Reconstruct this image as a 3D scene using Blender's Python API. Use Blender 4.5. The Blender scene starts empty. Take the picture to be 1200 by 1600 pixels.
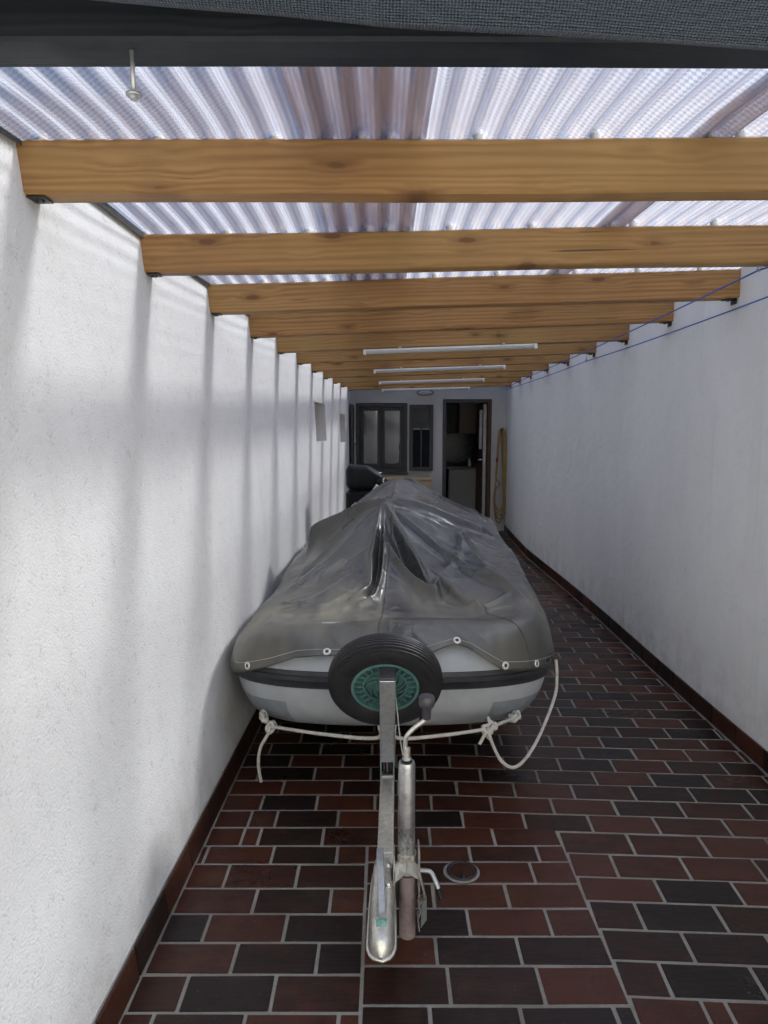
import bpy, math, random
import numpy as np
from mathutils import Vector, Matrix, noise

random.seed(7)
scene = bpy.context.scene
COL = scene.collection
R = math.radians

# ------------------------------------------------------------------ camera
cam_d = bpy.data.cameras.new('camera')
cam = bpy.data.objects.new('camera', cam_d)
COL.objects.link(cam)
cam_d.sensor_fit = 'VERTICAL'
cam_d.sensor_height = 36.0
cam_d.lens = 1110.0 / 1600.0 * 36.0
cam_d.clip_start = 0.05
cam_d.clip_end = 2000
EYE = 1.54
cam.location = (0, 0, EYE)
cam.rotation_euler = (R(90) - math.atan(132 / 1110.0), 0, 0)
scene.camera = cam

# ------------------------------------------------------------------ light
SUN_TO = Vector((1.0, 0.5, 0.95)).normalized()
w = bpy.data.worlds.new('World')
scene.world = w
w.use_nodes = True
nt = w.node_tree
bg = nt.nodes['Background']
sky = nt.nodes.new('ShaderNodeTexSky')
sky.sky_type = 'NISHITA'
sky.sun_disc = False
sky.sun_elevation = math.asin(SUN_TO.z)
sky.sun_rotation = math.atan2(SUN_TO.x, SUN_TO.y)
sky.air_density = 1.0
sky.dust_density = 2.5
nt.links.new(sky.outputs[0], bg.inputs[0])
bg.inputs[1].default_value = 0.15

sd = bpy.data.lights.new('sun', 'SUN')
sd.energy = 5.0
sd.angle = R(8.5)
sd.color = (1.0, 0.945, 0.82)
sun = bpy.data.objects.new('sun', sd)
COL.objects.link(sun)
sun.rotation_euler = SUN_TO.to_track_quat('Z', 'Y').to_euler()
sun.location = SUN_TO * 30

vs = scene.view_settings
vs.view_transform = 'Standard'
vs.look = 'None'
vs.exposure = 1.13
vs.gamma = 1.0
vs.use_curve_mapping = False

scene.render.engine = 'CYCLES'
cy = scene.cycles
cy.max_bounces = 9
cy.diffuse_bounces = 5
cy.glossy_bounces = 5
cy.transmission_bounces = 8
cy.transparent_max_bounces = 10
cy.use_adaptive_sampling = True
cy.adaptive_threshold = 0.02
cy.use_denoising = True
cy.sample_clamp_indirect = 6.0
cy.caustics_reflective = False
cy.caustics_refractive = False


# ------------------------------------------------------------------ material helpers
class NT:
    def __init__(self, name):
        self.m = bpy.data.materials.new(name)
        self.m.use_nodes = True
        self.t = self.m.node_tree
        self.b = self.t.nodes['Principled BSDF']
        self.out = self.t.nodes['Material Output']

    def n(self, typ, **kw):
        nd = self.t.nodes.new('ShaderNode' + typ)
        for k, v in kw.items():
            setattr(nd, k, v)
        return nd

    def l(self, a, b):
        self.t.links.new(a, b)

    def val(self, sock, v):
        if hasattr(v, 'is_linked') or isinstance(v, bpy.types.NodeSocket):
            self.l(v, sock)
        else:
            sock.default_value = v

    def coord(self, kind='Object', scale=(1, 1, 1), loc=None):
        tc = self.n('TexCoord')
        mp = self.n('Mapping')
        self.l(tc.outputs[kind], mp.inputs[0])
        mp.inputs['Scale'].default_value = scale
        if loc is not None:
            self.val(mp.inputs['Location'], loc)
        return mp.outputs[0]

    def world(self, scale=(1, 1, 1)):
        g = self.n('NewGeometry')
        mp = self.n('Mapping')
        self.l(g.outputs['Position'], mp.inputs[0])
        mp.inputs['Scale'].default_value = scale
        return mp.outputs[0]

    def noise(self, vec, scale=5, detail=4, rough=0.55, dist=0.0):
        nd = self.n('TexNoise')
        if vec is not None:
            self.l(vec, nd.inputs['Vector'])
        nd.inputs['Scale'].default_value = scale
        nd.inputs['Detail'].default_value = detail
        nd.inputs['Roughness'].default_value = rough
        nd.inputs['Distortion'].default_value = dist
        return nd.outputs['Fac']

    def ramp(self, fac, stops, interp='LINEAR'):
        nd = self.n('ValToRGB')
        self.val(nd.inputs[0], fac)
        cr = nd.color_ramp
        cr.interpolation = interp
        while len(cr.elements) < len(stops):
            cr.elements.new(0.5)
        for e, (p, c) in zip(cr.elements, stops):
            e.position = p
            e.color = (c, c, c, 1) if isinstance(c, (int, float)) else (c[0], c[1], c[2], 1)
        return nd.outputs[0]

    def math(self, op, a, b=0.0, c=None):
        nd = self.n('Math', operation=op)
        self.val(nd.inputs[0], a)
        self.val(nd.inputs[1], b)
        if c is not None:
            self.val(nd.inputs[2], c)
        return nd.outputs[0]

    def mix(self, fac, a, b, blend='MIX'):
        nd = self.n('Mix', data_type='RGBA', blend_type=blend)
        self.val(nd.inputs[0], fac)
        for i, v in ((6, a), (7, b)):
            if isinstance(v, tuple):
                nd.inputs[i].default_value = (v[0], v[1], v[2], 1)
            else:
                self.l(v, nd.inputs[i])
        return nd.outputs[2]

    def bump(self, h, strength=0.5, dist=0.01, normal=None):
        nd = self.n('Bump')
        nd.inputs['Strength'].default_value = strength
        nd.inputs['Distance'].default_value = dist
        self.l(h, nd.inputs['Height'])
        if normal is not None:
            self.l(normal, nd.inputs['Normal'])
        self.l(nd.outputs[0], self.b.inputs['Normal'])
        return nd.outputs[0]

    def set(self, **kw):
        for k, v in kw.items():
            s = self.b.inputs[k.replace('_', ' ')]
            if isinstance(v, tuple):
                s.default_value = (v[0], v[1], v[2], 1)
            else:
                self.val(s, v)
        return self


def simple(name, col, rough=0.6, metal=0.0, var=0.25, vscale=8, bump=0.0, bscale=80, spec=None):
    k = NT(name)
    v = k.coord('Object')
    f = k.noise(v, vscale, 5, 0.6)
    dark = tuple(c * (1 - var) for c in col)
    lite = tuple(min(1, c * (1 + var * 0.6)) for c in col)
    k.set(Base_Color=k.ramp(f, [(0.3, dark), (0.7, lite)]), Metallic=metal)
    rr = k.noise(v, vscale * 3, 4)
    k.set(Roughness=k.ramp(rr, [(0.3, max(0.02, rough - 0.1)), (0.7, min(1, rough + 0.1))]))
    if spec is not None:
        k.b.inputs['Specular IOR Level'].default_value = spec
    if bump:
        k.bump(k.noise(v, bscale, 3), bump, 0.004)
    return k.m


M = {}


def mat_stucco(name, col, scale, dist, strength, stain, pits=0.78, wavy=0.0):
    k = NT(name)
    v = k.world()
    a = k.noise(v, scale, 3, 0.65)
    vor = k.n('TexVoronoi')
    k.l(v, vor.inputs['Vector'])
    vor.inputs['Scale'].default_value = scale * 1.1
    b = k.noise(v, scale * 0.18, 2, 0.5)
    h = k.math('ADD', k.math('MULTIPLY', a, 1.0), k.math('MULTIPLY', vor.outputs['Distance'], -0.7))
    h = k.math('ADD', h, k.math('MULTIPLY', b, 1.2))
    big = k.noise(k.world((1, 1, 0.5)), 1.3, 5, 0.65)
    c = k.mix(k.ramp(big, [(0.35, 0.0), (0.7, 1.0)]), tuple(x * (1 - stain) for x in col), col)
    pit = k.ramp(h, [(0.25, pits), (0.55, 1.0)])
    c = k.mix(1.0, c, pit, 'MULTIPLY')
    # splash dirt above the skirting and a few runs
    g = k.n('NewGeometry')
    sp = k.n('SeparateXYZ')
    k.l(g.outputs['Position'], sp.inputs[0])
    low = k.n('MapRange')
    k.l(sp.outputs[2], low.inputs[0])
    low.inputs[1].default_value = 0.42
    low.inputs[2].default_value = 0.08
    spl = k.math('MULTIPLY', low.outputs[0], k.ramp(k.noise(v, 7, 4, 0.7), [(0.42, 0.0), (0.75, 0.55)]))
    c = k.mix(spl, c, (0.40, 0.36, 0.31))
    run = k.ramp(k.noise(k.world((5, 5, 0.25)), 1.6, 4, 0.6), [(0.60, 0.0), (0.78, 0.22)])
    c = k.mix(run, c, (0.50, 0.48, 0.45))
    k.set(Base_Color=c, Roughness=0.92)
    k.b.inputs['Specular IOR Level'].default_value = 0.15
    n0 = None
    if wavy:
        nd = k.n('Bump')
        nd.inputs['Strength'].default_value = wavy
        nd.inputs['Distance'].default_value = 0.03
        k.l(k.noise(k.world((1, 1.0, 1.6)), 3.5, 3, 0.5, 0.4), nd.inputs['Height'])
        n0 = nd.outputs[0]
    k.bump(h, strength, dist, n0)
    return k.m


M['rough_stucco'] = mat_stucco('rough_stucco', (0.74, 0.735, 0.715), 130, 0.004, 0.55, 0.09, 0.80, 0.10)
M['fine_stucco'] = mat_stucco('fine_stucco', (0.88, 0.875, 0.845), 130, 0.003, 0.5, 0.10, 0.88, 0.22)
M['house_paint'] = mat_stucco('house_paint', (0.60, 0.60, 0.59), 120, 0.002, 0.3, 0.06)


def mat_brick(name, glaze=0.27):
    k = NT(name)
    oi = k.n('ObjectInfo')
    ge = k.n('NewGeometry')
    rnd = k.math('FRACT', k.math('ADD', oi.outputs['Random'], ge.outputs['Random Per Island']))
    rnd2 = k.math('FRACT', k.math('MULTIPLY', rnd, 7.31))
    v = k.world()
    nz = k.noise(k.world((1, 1.6, 1)), 11, 4, 0.62)
    f = k.math('ADD', k.math('MULTIPLY', rnd, 0.62), k.math('MULTIPLY', nz, 0.55))
    base = k.ramp(f, [(0.20, (0.0075, 0.0066, 0.0064)), (0.40, (0.013, 0.0078, 0.0062)),
                      (0.56, (0.030, 0.0105, 0.0062)), (0.80, (0.074, 0.0215, 0.0105)), (1.0, (0.040, 0.018, 0.013))])
    # firing shade along the brick, streaks and dust
    st = k.noise(k.world((3, 40, 1)), 3, 4, 0.6)
    base = k.mix(k.ramp(st, [(0.35, 0.0), (0.75, 0.3)]), base, (0.075, 0.040, 0.030))
    du = k.noise(v, 3.1, 6, 0.7)
    base = k.mix(k.ramp(du, [(0.54, 0.0), (0.8, 0.16)]), base, (0.15, 0.125, 0.105))
    sp = k.noise(v, 110, 3, 0.6)
    base = k.mix(k.ramp(sp, [(0.69, 0.0), (0.73, 0.6)]), base, (0.22, 0.18, 0.15))
    k.set(Base_Color=base)
    rr = k.math('ADD', k.math('MULTIPLY', rnd2, 0.14), k.math('MULTIPLY', du, 0.30))
    k.set(Roughness=k.math('ADD', rr, glaze - 0.08))
    k.b.inputs['Specular IOR Level'].default_value = 0.25
    k.bump(k.math('ADD', k.noise(v, 30, 4), k.math('MULTIPLY', k.noise(v, 6, 2), 2.5)), 0.30, 0.004)
    return k.m


M['brick'] = mat_brick('glazed_brick', 0.22)
M['skirt'] = mat_brick('skirting_glaze', 0.24)


def mat_grout():
    k = NT('grout')
    v = k.world()
    a = k.noise(v, 2.2, 6, 0.65)
    b = k.noise(v, 90, 3)
    c = k.mix(k.ramp(a, [(0.3, 0.0), (0.7, 1.0)]), (0.19, 0.17, 0.14), (0.38, 0.36, 0.32))
    k.set(Base_Color=k.mix(0.35, c, k.ramp(b, [(0.3, 0.5), (0.7, 1.0)]), 'MULTIPLY'), Roughness=0.95)
    k.bump(b, 0.6, 0.003)
    return k.m


M['grout'] = mat_grout()


def mat_wood(name, c0, c1, c2, knots=True, dark=0.0):
    k = NT(name)
    oi = k.n('ObjectInfo')
    off = k.n('CombineXYZ')
    k.l(k.math('MULTIPLY', oi.outputs['Random'], 37.0), off.inputs[0])
    k.l(k.math('MULTIPLY', oi.outputs['Random'], 11.0), off.inputs[1])
    k.l(k.math('MULTIPLY', oi.outputs['Random'], 23.0), off.inputs[2])
    v = k.coord('Object', (1, 1, 1), off.outputs[0])
    vg = k.n('Mapping')
    k.l(v, vg.inputs[0])
    vg.inputs['Scale'].default_value = (0.45, 16, 16)
    # knots: cells stretched along the beam
    vk = k.n('Mapping')
    k.l(v, vk.inputs[0])
    vk.inputs['Scale'].default_value = (4.2, 0.6, 13)
    vor = k.n('TexVoronoi')
    k.l(vk.outputs[0], vor.inputs['Vector'])
    vor.inputs['Scale'].default_value = 1.0
    kd = k.math('ADD', vor.outputs['Distance'], k.math('MULTIPLY', k.noise(v, 40, 3), 0.08))
    swirl = k.ramp(kd, [(0.0, 1.0), (0.45, 0.0)])
    g = k.noise(vg.outputs[0], 3.2, 6, 0.62, 0.6)
    wv = k.n('TexWave', wave_type='BANDS', bands_direction='Z')
    vw = k.n('Mapping')
    k.l(v, vw.inputs[0])
    vw.inputs['Scale'].default_value = (0.5, 5, 9)
    k.l(vw.outputs[0], wv.inputs['Vector'])
    wv.inputs['Scale'].default_value = 1.6
    wv.inputs['Distortion'].default_value = 9.0
    wv.inputs['Detail'].default_value = 3
    k.l(k.math('MULTIPLY', swirl, 6.0), wv.inputs['Phase Offset'])
    gg = k.math('ADD', k.math('MULTIPLY', g, 0.72), k.math('MULTIPLY', wv.outputs['Fac'], 0.28))
    col = k.ramp(gg, [(0.2, c0), (0.5, c1), (0.8, c2)])
    blot = k.noise(v, 1.7, 5, 0.6)
    col = k.mix(k.ramp(blot, [(0.42, 0.0), (0.72, 0.55)]), col, tuple(x * 0.62 for x in c1))
    # yellow-green preservative tint and grey drying
    col = k.mix(k.ramp(k.noise(v, 0.9, 3), [(0.5, 0.0), (0.75, 0.4)]), col, (c2[0] * 0.8, c2[1] * 0.98, c2[2] * 0.85))
    if knots:
        sepk = k.n('SeparateColor')
        k.l(vor.outputs['Color'], sepk.inputs[0])
        few = k.math('GREATER_THAN', sepk.outputs[0], 0.60)
        kn = k.math('MULTIPLY', few, k.ramp(kd, [(0.15, 1.0), (0.20, 0.0)]))
        col = k.mix(k.math('MULTIPLY', kn, 0.85), col, (0.055, 0.022, 0.010))
        halo = k.math('MULTIPLY', few, k.ramp(kd, [(0.15, 0.6), (0.40, 0.0)]))
        col = k.mix(halo, col, (0.17, 0.072, 0.026))
    # drying cracks
    vc = k.n('Mapping')
    k.l(v, vc.inputs[0])
    vc.inputs['Scale'].default_value = (1.2, 30, 60)
    ck = k.noise(vc.outputs[0], 1.6, 2, 0.5)
    crack = k.ramp(ck, [(0.70, 0.0), (0.715, 1.0)])
    col = k.mix(k.math('MULTIPLY', crack, 0.8), col, (0.03, 0.016, 0.01))
    if not dark:
        col = k.mix(k.math('MULTIPLY', oi.outputs['Random'], 0.35), col, (c1[0] * 0.85, c1[1] * 0.98, c1[2] * 1.0))
    ro = k.ramp(k.noise(v, 8, 4), [(0.3, 0.48), (0.7, 0.7)])
    k.set(Base_Color=col, Roughness=ro)
    k.b.inputs['Specular IOR Level'].default_value = 0.35
    k.bump(k.math('SUBTRACT', gg, k.math('MULTIPLY', crack, 1.0)), 0.3, 0.003)
    return k.m


M['pine'] = mat_wood('pine', (0.21, 0.096, 0.032), (0.35, 0.178, 0.062), (0.44, 0.250, 0.095))
M['dark_wood'] = mat_wood('dark_stained_wood', (0.008, 0.010, 0.013), (0.014, 0.017, 0.022), (0.030, 0.032, 0.037), knots=False)
M['brown_wood'] = mat_wood('brown_wood', (0.06, 0.03, 0.015), (0.10, 0.05, 0.025), (0.14, 0.075, 0.04), knots=False)
M['beige_wood'] = mat_wood('beige_board', (0.42, 0.32, 0.19), (0.50, 0.39, 0.24), (0.55, 0.44, 0.28), knots=False)


def mat_sheet():
    k = NT('embossed_polycarbonate')
    ge = k.n('NewGeometry')
    sp = k.n('SeparateXYZ')
    k.l(ge.outputs['Position'], sp.inputs[0])
    x, y = sp.outputs[0], sp.outputs[1]
    K = 2 * math.pi / 0.025
    a = k.math('SINE', k.math('MULTIPLY', k.math('ADD', x, k.math('MULTIPLY', y, 0.66)), K))
    b = k.math('SINE', k.math('MULTIPLY', k.math('SUBTRACT', x, k.math('MULTIPLY', y, 0.66)), K))
    dia = k.math('MULTIPLY', a, b)
    dots = k.ramp(k.math('ADD', k.math('MULTIPLY', dia, 0.5), 0.5), [(0.36, 0.0), (0.66, 1.0)])
    lw = k.n('LayerWeight')
    lw.inputs['Blend'].default_value = 0.5
    fac = k.math('POWER', lw.outputs['Facing'], 1.6)
    d1 = k.noise(k.world((6, 0.9, 1)), 2.5, 5, 0.7)
    dirt = k.ramp(d1, [(0.45, 0.0), (0.8, 0.55)])
    lap = None
    for (a0, a1) in ((-0.215, 0.110), (0.797, 0.895)):     # grime drawn in between two lapped sheets
        inside = k.math('MULTIPLY', k.math('GREATER_THAN', x, a0), k.math('LESS_THAN', x, a1))
        lap = inside if lap is None else k.math('ADD', lap, inside)
    dirt = k.math('MINIMUM', k.math('ADD', dirt, k.math('MULTIPLY', lap, k.math('ADD', 0.15, k.math('MULTIPLY', d1, 0.6)))), 0.9)
    col = k.mix(fac, (0.63, 0.67, 0.72), (0.25, 0.245, 0.33))
    col = k.mix(k.math('MULTIPLY', dots, 0.7), col, (0.22, 0.265, 0.42))
    col = k.mix(dirt, col, (0.35, 0.31, 0.38))
    tr = k.n('BsdfTransparent')
    k.l(col, tr.inputs[0])
    tl = k.n('BsdfTranslucent')
    tcol = k.mix(dirt, (0.65, 0.70, 0.80), (0.37, 0.345, 0.40))
    k.l(k.mix(k.math('MULTIPLY', dots, 0.7), tcol, (0.27, 0.31, 0.45)), tl.inputs[0])
    gl = k.n('BsdfGlossy')
    gl.inputs['Roughness'].default_value = 0.25
    m1 = k.n('MixShader')
    m1.inputs[0].default_value = 0.55
    k.l(tr.outputs[0], m1.inputs[1])
    k.l(tl.outputs[0], m1.inputs[2])
    m2 = k.n('MixShader')
    fr = k.n('Fresnel')
    fr.inputs[0].default_value = 1.45
    k.l(k.math('MULTIPLY', fr.outputs[0], 0.6), m2.inputs[0])
    k.l(m1.outputs[0], m2.inputs[1])
    k.l(gl.outputs[0], m2.inputs[2])
    k.l(m2.outputs[0], k.out.inputs[0])
    return k.m


M['sheet'] = mat_sheet()


def mat_cover():
    k = NT('grey_pvc_tarpaulin')
    v = k.world()
    d = k.noise(v, 1.8, 4, 0.55)
    base = k.mix(k.ramp(d, [(0.3, 0.0), (0.7, 1.0)]), (0.016, 0.018, 0.018), (0.030, 0.030, 0.028))
    # yellowish dust, wiped into streaks, thickest where rain leaves it behind the bow tube
    ge = k.n('NewGeometry')
    d2 = k.noise(k.world((2.2, 1.0, 1)), 2.6, 2, 0.45, 0.3)
    d3 = k.noise(k.world((9, 2.0, 2)), 2.2, 2, 0.4, 0.3)
    sp2 = k.n('SeparateXYZ')
    k.l(ge.outputs['Position'], sp2.inputs[0])
    band = k.n('MapRange', interpolation_type='SMOOTHSTEP')
    k.l(sp2.outputs[1], band.inputs[0])
    band.inputs[1].default_value = 3.6
    band.inputs[2].default_value = 3.15
    lft = k.n('MapRange', interpolation_type='SMOOTHSTEP')
    k.l(sp2.outputs[0], lft.inputs[0])
    lft.inputs[1].default_value = 0.15
    lft.inputs[2].default_value = -0.25
    fr_ = k.n('MapRange', interpolation_type='SMOOTHSTEP')
    k.l(sp2.outputs[1], fr_.inputs[0])
    fr_.inputs[1].default_value = 2.92
    fr_.inputs[2].default_value = 3.12
    cover_amt = k.math('ADD', k.math('MULTIPLY', k.math('MULTIPLY', band.outputs[0], k.math('ADD', 0.55, k.math('MULTIPLY', fr_.outputs[0], 0.75))), 0.85), k.math('MULTIPLY', lft.outputs[0], 0.22))
    dust = k.math('MULTIPLY', k.ramp(k.math('ADD', k.math('MULTIPLY', d2, 0.7), k.math('MULTIPLY', d3, 0.3)), [(0.30, 0.0), (0.78, 0.62)]),
                  k.math('ADD', 0.06, cover_amt))
    base = k.mix(dust, base, (0.33, 0.30, 0.21))
    k.set(Base_Color=base)
    ro = k.math('ADD', k.ramp(k.noise(v, 3, 1, 0.5), [(0.3, 0.19), (0.7, 0.32)]), k.math('MULTIPLY', dust, 0.75))
    k.set(Roughness=ro)
    k.b.inputs['Specular IOR Level'].default_value = 0.8
    k.b.inputs['Coat Weight'].default_value = 0.25
    k.b.inputs['Coat Roughness'].default_value = 0.11
    n1 = k.noise(k.world((1.0, 0.55, 1)), 13, 2, 0.4, 0.3)
    n2 = k.noise(k.world((1.0, 0.6, 1)), 4.5, 1, 0.4, 0.3)
    n4 = k.noise(k.world((1.0, 0.7, 1)), 38, 3, 0.6, 0.5)
    cr_ = k.ramp(k.noise(v, 2.2, 2), [(0.40, 0.0), (0.60, 1.0)])
    h = k.math('ADD', k.math('MULTIPLY', k.math('MULTIPLY', n4, cr_), 0.22), k.math('ADD', k.math('MULTIPLY', n1, 0.16), k.math('MULTIPLY', n2, 0.7)))
    k.bump(h, 0.4, 0.016)
    return k.m


M['cover'] = mat_cover()


def mat_galv(name, col, rough=0.42, metal=0.75):
    k = NT(name)
    v = k.coord('Object')
    vor = k.n('TexVoronoi')
    k.l(v, vor.inputs['Vector'])
    vor.inputs['Scale'].default_value = 90
    sepc = k.n('SeparateColor')
    k.l(vor.outputs['Color'], sepc.inputs[0])
    a = k.noise(v, 14, 5, 0.65)
    f = k.math('ADD', k.math('MULTIPLY', sepc.outputs[0], 0.35), k.math('MULTIPLY', a, 0.65))
    c = k.ramp(f, [(0.2, tuple(x * 0.80 for x in col)), (0.5, col), (0.85, tuple(min(1, x * 1.14) for x in col))])
    stain = k.noise(v, 6, 6, 0.7)
    c = k.mix(k.ramp(stain, [(0.6, 0.0), (0.85, 0.6)]), c, (0.20, 0.13, 0.075))
    k.set(Base_Color=c, Metallic=metal, Roughness=k.ramp(a, [(0.3, rough - 0.1), (0.7, rough + 0.15)]))
    k.bump(a, 0.1, 0.003)
    return k.m


M['galv'] = mat_galv('galvanised_steel', (0.50, 0.51, 0.51))
M['satin_tube'] = mat_galv('satin_zinc_tube', (0.60, 0.60, 0.59), 0.30, 0.9)
M['zinc'] = mat_galv('bright_zinc_plate', (0.68, 0.66, 0.60), 0.34, 0.8)
M['old_tube'] = mat_galv('worn_steel_tube', (0.34, 0.27, 0.25), 0.5, 0.3)
M['dark_steel'] = simple('dark_steel', (0.05, 0.05, 0.05), 0.45, 0.6)
M['rubber'] = simple('tyre_rubber', (0.018, 0.018, 0.019), 0.52, 0, 0.3, 20, 0.1, 200)
M['teal'] = simple('teal_plastic', (0.085, 0.185, 0.170), 0.5, 0, 0.3, 15)
M['black_plastic'] = simple('black_plastic', (0.010, 0.011, 0.013), 0.55, 0, 0.3, spec=0.25)
M['grey_plastic'] = simple('grey_plastic', (0.055, 0.053, 0.060), 0.4, 0, 0.2)
M['hypalon'] = simple('grey_boat_fabric', (0.43, 0.45, 0.47), 0.55, 0, 0.22, 4, 0.25, 260)
M['strake'] = simple('black_strake_rubber', (0.028, 0.03, 0.034), 0.5, 0, 0.35, 9)
M['patch'] = simple('grey_glued_patch', (0.25, 0.275, 0.30), 0.5, 0, 0.2, 12)
M['white_hull'] = simple('white_gelcoat', (0.78, 0.78, 0.76), 0.4)
M['navy'] = simple('dark_navy_frame', (0.022, 0.026, 0.033), 0.42, 0, 0.25)
M['anthracite'] = simple('dark_painted_frame', (0.045, 0.048, 0.05), 0.5, 0, 0.2)
M['pale_edge'] = simple('pale_door_edge', (0.45, 0.44, 0.42), 0.5)
M['cabinet'] = simple('grey_cabinet_front', (0.40, 0.40, 0.37), 0.5, 0, 0.08)
M['cabinet_brown'] = simple('taupe_cabinet_front', (0.30, 0.26, 0.24), 0.5, 0, 0.08)
M['counter'] = simple('dark_countertop', (0.03, 0.03, 0.03), 0.3)
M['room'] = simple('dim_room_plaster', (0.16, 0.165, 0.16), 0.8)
M['bluetile'] = simple('blue_black_tile', (0.02, 0.025, 0.045), 0.25)
M['chrome'] = simple('chrome', (0.75, 0.75, 0.75), 0.15, 1.0, 0.05)
M['white_plastic'] = simple('white_plastic', (0.78, 0.78, 0.75), 0.4, 0, 0.06)
M['blue_cord'] = simple('blue_cord', (0.06, 0.12, 0.45), 0.6, 0, 0.2, 60)
M['hose'] = simple('tan_hose', (0.42, 0.29, 0.10), 0.42, 0, 0.2, 12)
M['hose2'] = simple('brown_hose', (0.30, 0.18, 0.08), 0.45, 0, 0.2, 12)
M['red'] = simple('red_plastic', (0.35, 0.03, 0.02), 0.4)
M['niche'] = simple('beige_niche_board', (0.36, 0.29, 0.22), 0.8, 0, 0.1)
M['gasket'] = simple('dark_gasket', (0.03, 0.028, 0.026), 0.8)
M['stitch'] = simple('white_thread', (0.50, 0.48, 0.43), 0.8, 0, 0.2, 120)
M['eyelet'] = simple('white_metal_eyelet', (0.72, 0.72, 0.68), 0.3, 0.5, 0.1)
M['seam'] = simple('dark_seam_tape', (0.035, 0.035, 0.036), 0.45)
M['pink'] = simple('pink_wire', (0.45, 0.18, 0.22), 0.45)
M['teal_wire'] = simple('teal_wire', (0.03, 0.14, 0.16), 0.45)
M['label'] = simple('worn_green_sticker', (0.22, 0.42, 0.34), 0.5, 0, 0.6, 120)
M['opal'] = simple('opal_lamp_cover', (0.55, 0.56, 0.57), 0.4, 0, 0.05)
M['concrete'] = simple('pale_paving', (0.62, 0.60, 0.56), 0.9, 0, 0.25, 1.5)


def mat_rope():
    k = NT('white_braided_rope')
    v = k.world()
    wv = k.n('TexWave', wave_type='BANDS', bands_direction='DIAGONAL')
    k.l(v, wv.inputs['Vector'])
    wv.inputs['Scale'].default_value = 70
    wv.inputs['Distortion'].default_value = 1.5
    n = k.noise(v, 30, 4)
    c = k.mix(k.ramp(n, [(0.3, 0.0), (0.75, 1.0)]), (0.48, 0.45, 0.38), (0.70, 0.68, 0.61))
    c = k.mix(0.5, c, k.ramp(wv.outputs['Fac'], [(0.0, 0.6), (0.5, 1.0)]), 'MULTIPLY')
    k.set(Base_Color=c, Roughness=0.85)
    k.bump(wv.outputs['Fac'], 0.6, 0.002)
    return k.m


M['rope'] = mat_rope()


def mat_net():
    k = NT('knitted_shade_net')
    v = k.coord('Object')
    mp = k.n('Mapping')
    k.l(v, mp.inputs[0])
    mp.inputs['Scale'].default_value = (1, 1, 1)
    wx = k.n('TexWave', wave_type='BANDS', bands_direction='X')
    k.l(mp.outputs[0], wx.inputs['Vector'])
    wx.inputs['Scale'].default_value = 75
    wx.inputs['Distortion'].default_value = 1.2
    wx.inputs['Detail Scale'].default_value = 3
    wy = k.n('TexWave', wave_type='BANDS', bands_direction='Y')
    k.l(mp.outputs[0], wy.inputs['Vector'])
    wy.inputs['Scale'].default_value = 120
    wy.inputs['Distortion'].default_value = 2.0
    h = k.math('ADD', wx.outputs['Fac'], k.math('MULTIPLY', wy.outputs['Fac'], 0.7))
    c = k.ramp(h, [(0.2, (0.010, 0.016, 0.026)), (0.9, (0.035, 0.052, 0.075)), (1.0, (0.08, 0.105, 0.13))])
    k.set(Base_Color=c, Roughness=0.55)
    k.bump(h, 0.8, 0.004)
    tr = k.n('BsdfTransparent')
    mx = k.n('MixShader')
    k.l(k.ramp(h, [(0.10, 0.55), (0.35, 0.0)]), mx.inputs[0])
    k.l(k.b.outputs[0], mx.inputs[1])
    k.l(tr.outputs[0], mx.inputs[2])
    k.l(mx.outputs[0], k.out.inputs[0])
    return k.m


M['net'] = mat_net()


def mat_pane():
    k = NT('window_glass')
    k.set(Base_Color=(0.018, 0.019, 0.019), Roughness=0.04)
    gl = k.n('BsdfGlossy')
    gl.inputs['Roughness'].default_value = 0.03
    mx = k.n('MixShader')
    lw = k.n('Fresnel')
    lw.inputs[0].default_value = 2.0
    k.l(lw.outputs[0], mx.inputs[0])
    k.l(k.b.outputs[0], mx.inputs[1])
    k.l(gl.outputs[0], mx.inputs[2])
    k.l(mx.outputs[0], k.out.inputs[0])
    h = k.noise(k.world(), 3.0, 2)
    bp = k.bump(h, 0.03, 0.02)
    k.l(bp, gl.inputs['Normal'])
    return k.m


M['pane'] = mat_pane()

# ------------------------------------------------------------------ mesh helpers
WL = {}


def link(o, parent=None, wl=Vector((0, 0, 0))):
    COL.objects.link(o)
    WL[o.name] = Vector(wl)
    if parent is not None:
        o.parent = parent
        o.location = Vector(wl) - WL[parent.name]
    else:
        o.location = wl
    return o


def tag(o, label=None, cat=None, group=None, kind=None):
    if label:
        o['label'] = label
    if cat:
        o['category'] = cat
    if group:
        o['group'] = group
    if kind:
        o['kind'] = kind
    return o


def thing(name, label, cat, loc, group=None):
    e = bpy.data.objects.new(name, None)
    e.empty_display_size = 0.1
    link(e, None, Vector(loc))
    return tag(e, label, cat, group)


def catmull(pts, per=8, closed=False):
    pts = [Vector(p) for p in pts]
    n = len(pts)
    out = []
    rng = range(n if closed else n - 1)
    for i in rng:
        if closed:
            p0, p1, p2, p3 = pts[(i - 1) % n], pts[i], pts[(i + 1) % n], pts[(i + 2) % n]
        else:
            p0, p1, p2, p3 = pts[max(i - 1, 0)], pts[i], pts[i + 1], pts[min(i + 2, n - 1)]
        for j in range(per):
            t = j / per
            out.append(0.5 * ((2 * p1) + (-p0 + p2) * t + (2 * p0 - 5 * p1 + 4 * p2 - p3) * t * t +
                              (-p0 + 3 * p1 - 3 * p2 + p3) * t ** 3))
    if not closed:
        out.append(pts[-1])
    return out


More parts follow.
